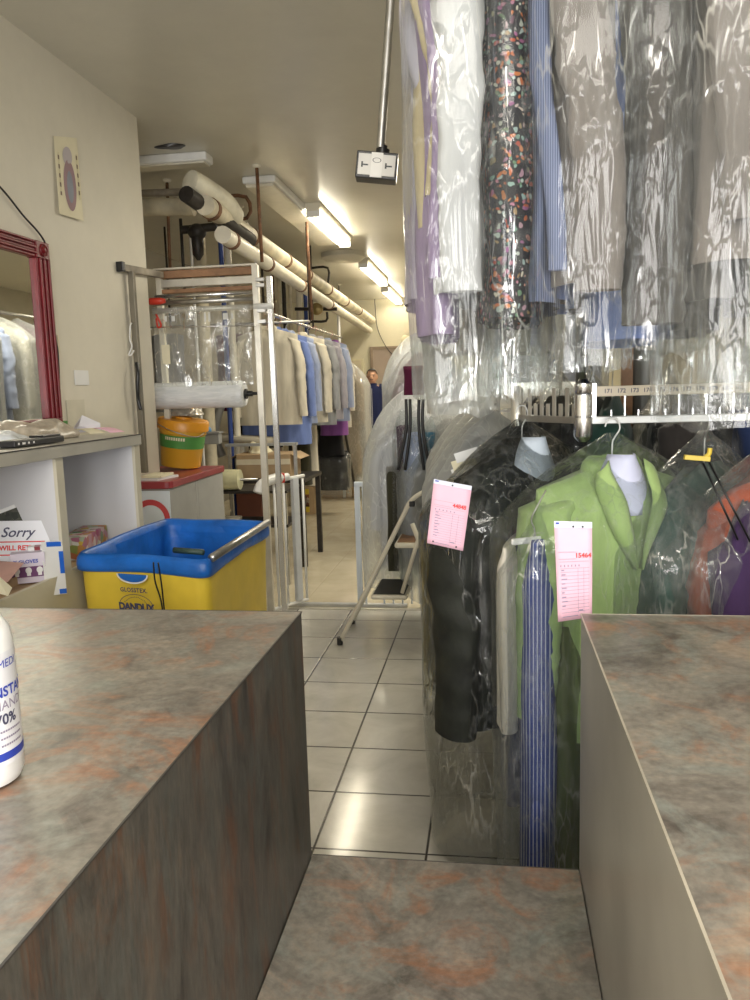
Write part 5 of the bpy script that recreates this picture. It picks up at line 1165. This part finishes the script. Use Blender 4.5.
for k, (px_, lb) in enumerate(((221, 'left small white bowl on the cart below the yellowed roll'), (234, 'right small white bowl on the cart below the yellowed roll'))):
    q = at(px_, 512, y=5.62); tag(MB().lathe([(.03, 0), (.05, .02), (.06, .05), (.056, .05), (.045, .02), (.001, .012)], (q.x, 5.62, .4505), 20).build('bowl', M['offwhite'], smooth='auto'), lb, 'bowl', 'bowls on the cart')
cr = thing('grey_crate', 'grey plastic crate behind the yellow bucket', 'crate', (at(205, 460, y=5.9).x, 5.92, 1.0205))
mb = MB(); mb.bx(-.12, .12, -.02, .06, 0, .08); mb.build('crate', M['grey'], cr, bevel=.005); MB().bx(-.13, .13, -.03, .07, .0805, .095).build('rim', M['grey'], cr, bevel=.003)
bt_ = blob('blue_bundle', (cr.location.x-.03, 5.93, 1.116), .08, .035, .06, plain('light_blue_film', (.12, .30, .55), .35, var=.2), 'light blue plastic bundle on the grey crate', 'bundle', 4, .3)
ph = at(230, 462, y=6.3)
pt = thing('press_machine', 'grey pressing machine arm and pad behind the bagging stand', 'press', (ph.x, 6.55, 0))
MB().lathe([(.05, 0), (.05, .85), (.03, .87)], n=16).build('pedestal', M['grey'], pt, smooth='auto'); MB().box((.05, 0, 1.02), (.5, .25, .05), Matrix.Rotation(.08, 3, 'Y')).build('pad', plain('tan_pad', (.42, .38, .30), .7), pt, bevel=.02)
MB().tube(spline([(-.15, 0, .87), (-.2, 0, 1.1), (-.1, 0, 1.35), (.1, 0, 1.42)]), .035, 12).build('arm', M['grey'], pt, smooth=True); MB().box((0, 0, .93), (.14, .14, .12)).build('head', M['offwhite'], pt, bevel=.02)
# dim hanging bags seen through the film
for k, (px_, y, c_, lb) in enumerate(((168, 7.0, 'grey', 'grey bundle hanging dimly behind the hanging film at left'), (232, 7.2, 'maroon', 'dull red cloth hanging behind the hanging film at right'), (247, 7.4, 'ivory', 'pale shirt hanging behind the bagging stand edge'))):
    p = at(px_, 345, y=y); garment('cloth', lb, 'cloth', (p.x, y, p.z+.1), 0, .3 if k < 2 else .2, .7, .12, FA[c_], 0, seed=130+k, slope=.2)
br = thing('garment_rail', 'dim rail behind the bagging stand holding dull cloths', 'rail', (-2.6, 7.1, 2.02)); MB().tube([(-.3, 0, 0), (1.0, 0, 0)], .012, 8).build('rail_tube', M['steel'], br, smooth=True)
for x in (-.3, 1.0): MB().tube([(x, 0, 0), (x, 0, .88)], .01, 8).build('drop_rod', M['iron'], br, smooth=True)

# ================================================================== THE MAN
mpos = at(372, 400, y=11.4); mzt = at(372, 369, y=11.4).z
man = thing('person', 'man in a navy jacket standing between the bagged rows, looking forward', 'person', (mpos.x+.01, 11.4, 0), R(4))
K = mzt/1.72
def V(*p): return Vector(p)*K
mb = MB()
mb.sphere(V(0, 0, 1.615), (.075*K, .092*K, .108*K), 24, 16)          # skull
mb.sphere(V(0, -.03, 1.565), (.055*K, .062*K, .062*K), 20, 12)       # jaw
mb.sphere(V(0, -.098, 1.595), (.014*K, .02*K, .024*K), 12, 8)        # nose
for s in (-1, 1):
    mb.sphere(V(s*.076, .005, 1.60), (.012*K, .022*K, .034*K), 10, 8)  # ears
    mb.tube(spline([V(s*.06, 0, 1.43), V(s*.19, 0, 1.40), V(s*.235, .01, 1.25), V(s*.25, .0, 1.10), V(s*.245, -.05, .92), V(s*.24, -.07, .84)], 5), [.06*K]*5+[.058*K]*5+[.05*K]*5+[.042*K]*5+[.034*K]*5+[.03*K], 12)
    mb.sphere(V(s*.24, -.08, .80), (.018*K, .038*K, .05*K), 12, 8)
    for k in range(4): mb.tube(spline([V(s*.24, -.105+.02*k, .775), V(s*.237, -.11+.02*k, .73), V(s*.228, -.10+.019*k, .695-.004*abs(k-1.5))], 4), .0085*K, 8)
    mb.tube(spline([V(s*.232, -.10, .81), V(s*.222, -.13, .775), V(s*.215, -.135, .745)], 4), .0095*K, 8)
    mb.tube([V(s*.09, 0, .95), V(s*.10, 0, .72), V(s*.10, .0, .50), V(s*.10, .02, .30), V(s*.10, .02, .08)], [.09*K, .082*K, .056*K, .05*K, .036*K], 14)
    mb.sphere(V(s*.10, -.04, .035), (.042*K, .11*K, .032*K), 14, 8)
mb.tube([V(0, .01, 1.38), V(0, .005, 1.50), V(0, 0, 1.56)], [.065*K, .052*K, .05*K], 16)
mb.loft([[V(w*cos(2*pi*k/24), d*sin(2*pi*k/24), z) for k in range(24)] for w, d, z in ((.06, .05, 1.47), (.16, .085, 1.43), (.19, .11, 1.32), (.175, .115, 1.18), (.16, .11, 1.05), (.175, .115, .95), (.15, .10, .86))])
bd = mb.build('body', M['skin'], man, smooth=True)
rm = bd.modifiers.new('r', 'REMESH'); rm.mode = 'VOXEL'; rm.voxel_size = .009; rm.use_smooth_shade = True
sm__ = bd.modifiers.new('sm', 'SMOOTH'); sm__.iterations = 3
def skull(v):  # hair cap
    return v
rings = []
for j in range(9):
    t = j/8*1.28; rings.append([V(.081*sin(t)*cos(2*pi*k/28), .006+.098*sin(t)*sin(2*pi*k/28), 1.618+.112*cos(t) + (.055*max(0, -sin(2*pi*k/28))-.055*max(0, sin(2*pi*k/28)))*(j/8)**2) if j else V(1e-4*cos(k), .006+1e-4*sin(k), 1.73) for k in range(28)])
MB().loft(rings, False, False).build('hair', M['hair'], man, smooth=True)
for s in (-1, 1):
    MB().sphere(V(s*.030, -.085, 1.617), (.011*K, .006*K, .005*K), 10, 6).build('eye', M['eye'], man, smooth=True)
    MB().tube([V(s*.016, -.090, 1.634), V(s*.045, -.083, 1.634)], .004*K, 6).build('eyebrow', M['hair'], man, smooth=True)
MB().sphere(V(0, -.092, 1.553), (.021*K, .006*K, .005*K), 12, 6).build('mouth', M['lip'], man, smooth=True)
MB().sphere(V(0, -.091, 1.567), (.028*K, .007*K, .006*K), 12, 6).build('moustache', M['hair'], man, smooth=True)
jk = MB()
jk.loft([[V(w*cos(2*pi*k/28), d*sin(2*pi*k/28)+.002, z) for k in range(28)] for w, d, z in ((.068, .066, 1.515), (.075, .07, 1.48), (.17, .10, 1.445), (.205, .125, 1.34), (.19, .132, 1.18), (.178, .128, 1.05), (.19, .13, .95), (.195, .132, .86))], False, False)
for s in (-1, 1): jk.tube(spline([V(s*.10, 0, 1.435), V(s*.19, 0, 1.41), V(s*.24, .01, 1.25), V(s*.254, .0, 1.10), V(s*.248, -.05, .92), V(s*.244, -.062, .87)], 5), [.075*K]*6+[.07*K]*5+[.062*K]*5+[.052*K]*5+[.046*K]*5, 14, False)
jk.build('jacket', M['navy'], man, smooth=True)
MB().bx(-.005*K, .005*K, -.136*K, -.128*K, .9*K, 1.44*K).build('zip', M['steel'], man)
tro = MB()
for s in (-1, 1): tro.tube([V(s*.085, 0, .98), V(s*.095, 0, .85), V(s*.10, 0, .60), V(s*.10, .01, .40), V(s*.10, .02, .06)], [.105*K, .1*K, .085*K, .075*K, .068*K], 16)
tro.build('trousers', M['trouser'], man, smooth=True)
for s in (-1, 1): MB().sphere(V(s*.10, -.045, .04), (.05*K, .135*K, .04*K), 16, 8).build('shoe', M['shoe'], man, smooth=True)

# ================================================================== LIGHT
def area(name, loc, rot, sx, sy, e, c):
    ld = bpy.data.lights.new(name, 'AREA'); ld.shape = 'RECTANGLE'; ld.size = sx; ld.size_y = sy; ld.energy = e; ld.color = c
    o = bpy.data.objects.new(name, ld); COL.objects.link(o); o.location = loc; o.rotation_euler = rot; return o
for k, x in enumerate((-.95, .4, 1.75)): area('shop_window_daylight', (x, -2.45, 1.6), (R(90), 0, 0), .8, 1.8, 46, (1, .98, .95))
area('front_overhead_fill', (.3, -.6, 2.86), (0, 0, 0), 2.2, .9, 42, (1, .95, .86))  # unseen fill light added to brighten the front of the shop
area('rear_overhead_fill', (-.1, 5.6, 2.86), (0, 0, 0), .4, 2.2, 48, (1, .92, .74))  # added fill for the dark rear, hidden behind the upper garments
area('rear_overhead_fill', (.2, 10.2, 2.86), (0, 0, 0), .4, 2.2, 55, (1, .92, .74))  # second added rear fill, also kept out of view
w = bpy.data.worlds.new('world'); S.world = w; w.use_nodes = True
bgN = w.node_tree.nodes['Background']; sk = w.node_tree.nodes.new('ShaderNodeTexSky'); sk.sky_type = 'HOSEK_WILKIE' if hasattr(sk, 'sky_type') else sk.sky_type
w.node_tree.links.new(sk.outputs[0], bgN.inputs[0]); bgN.inputs[1].default_value = .5
S.view_settings.view_transform = 'Standard'; S.view_settings.look = 'None'; S.view_settings.exposure = .55
S.cycles.transparent_max_bounces = 32; S.cycles.max_bounces = 10; S.cycles.sample_clamp_indirect = 6
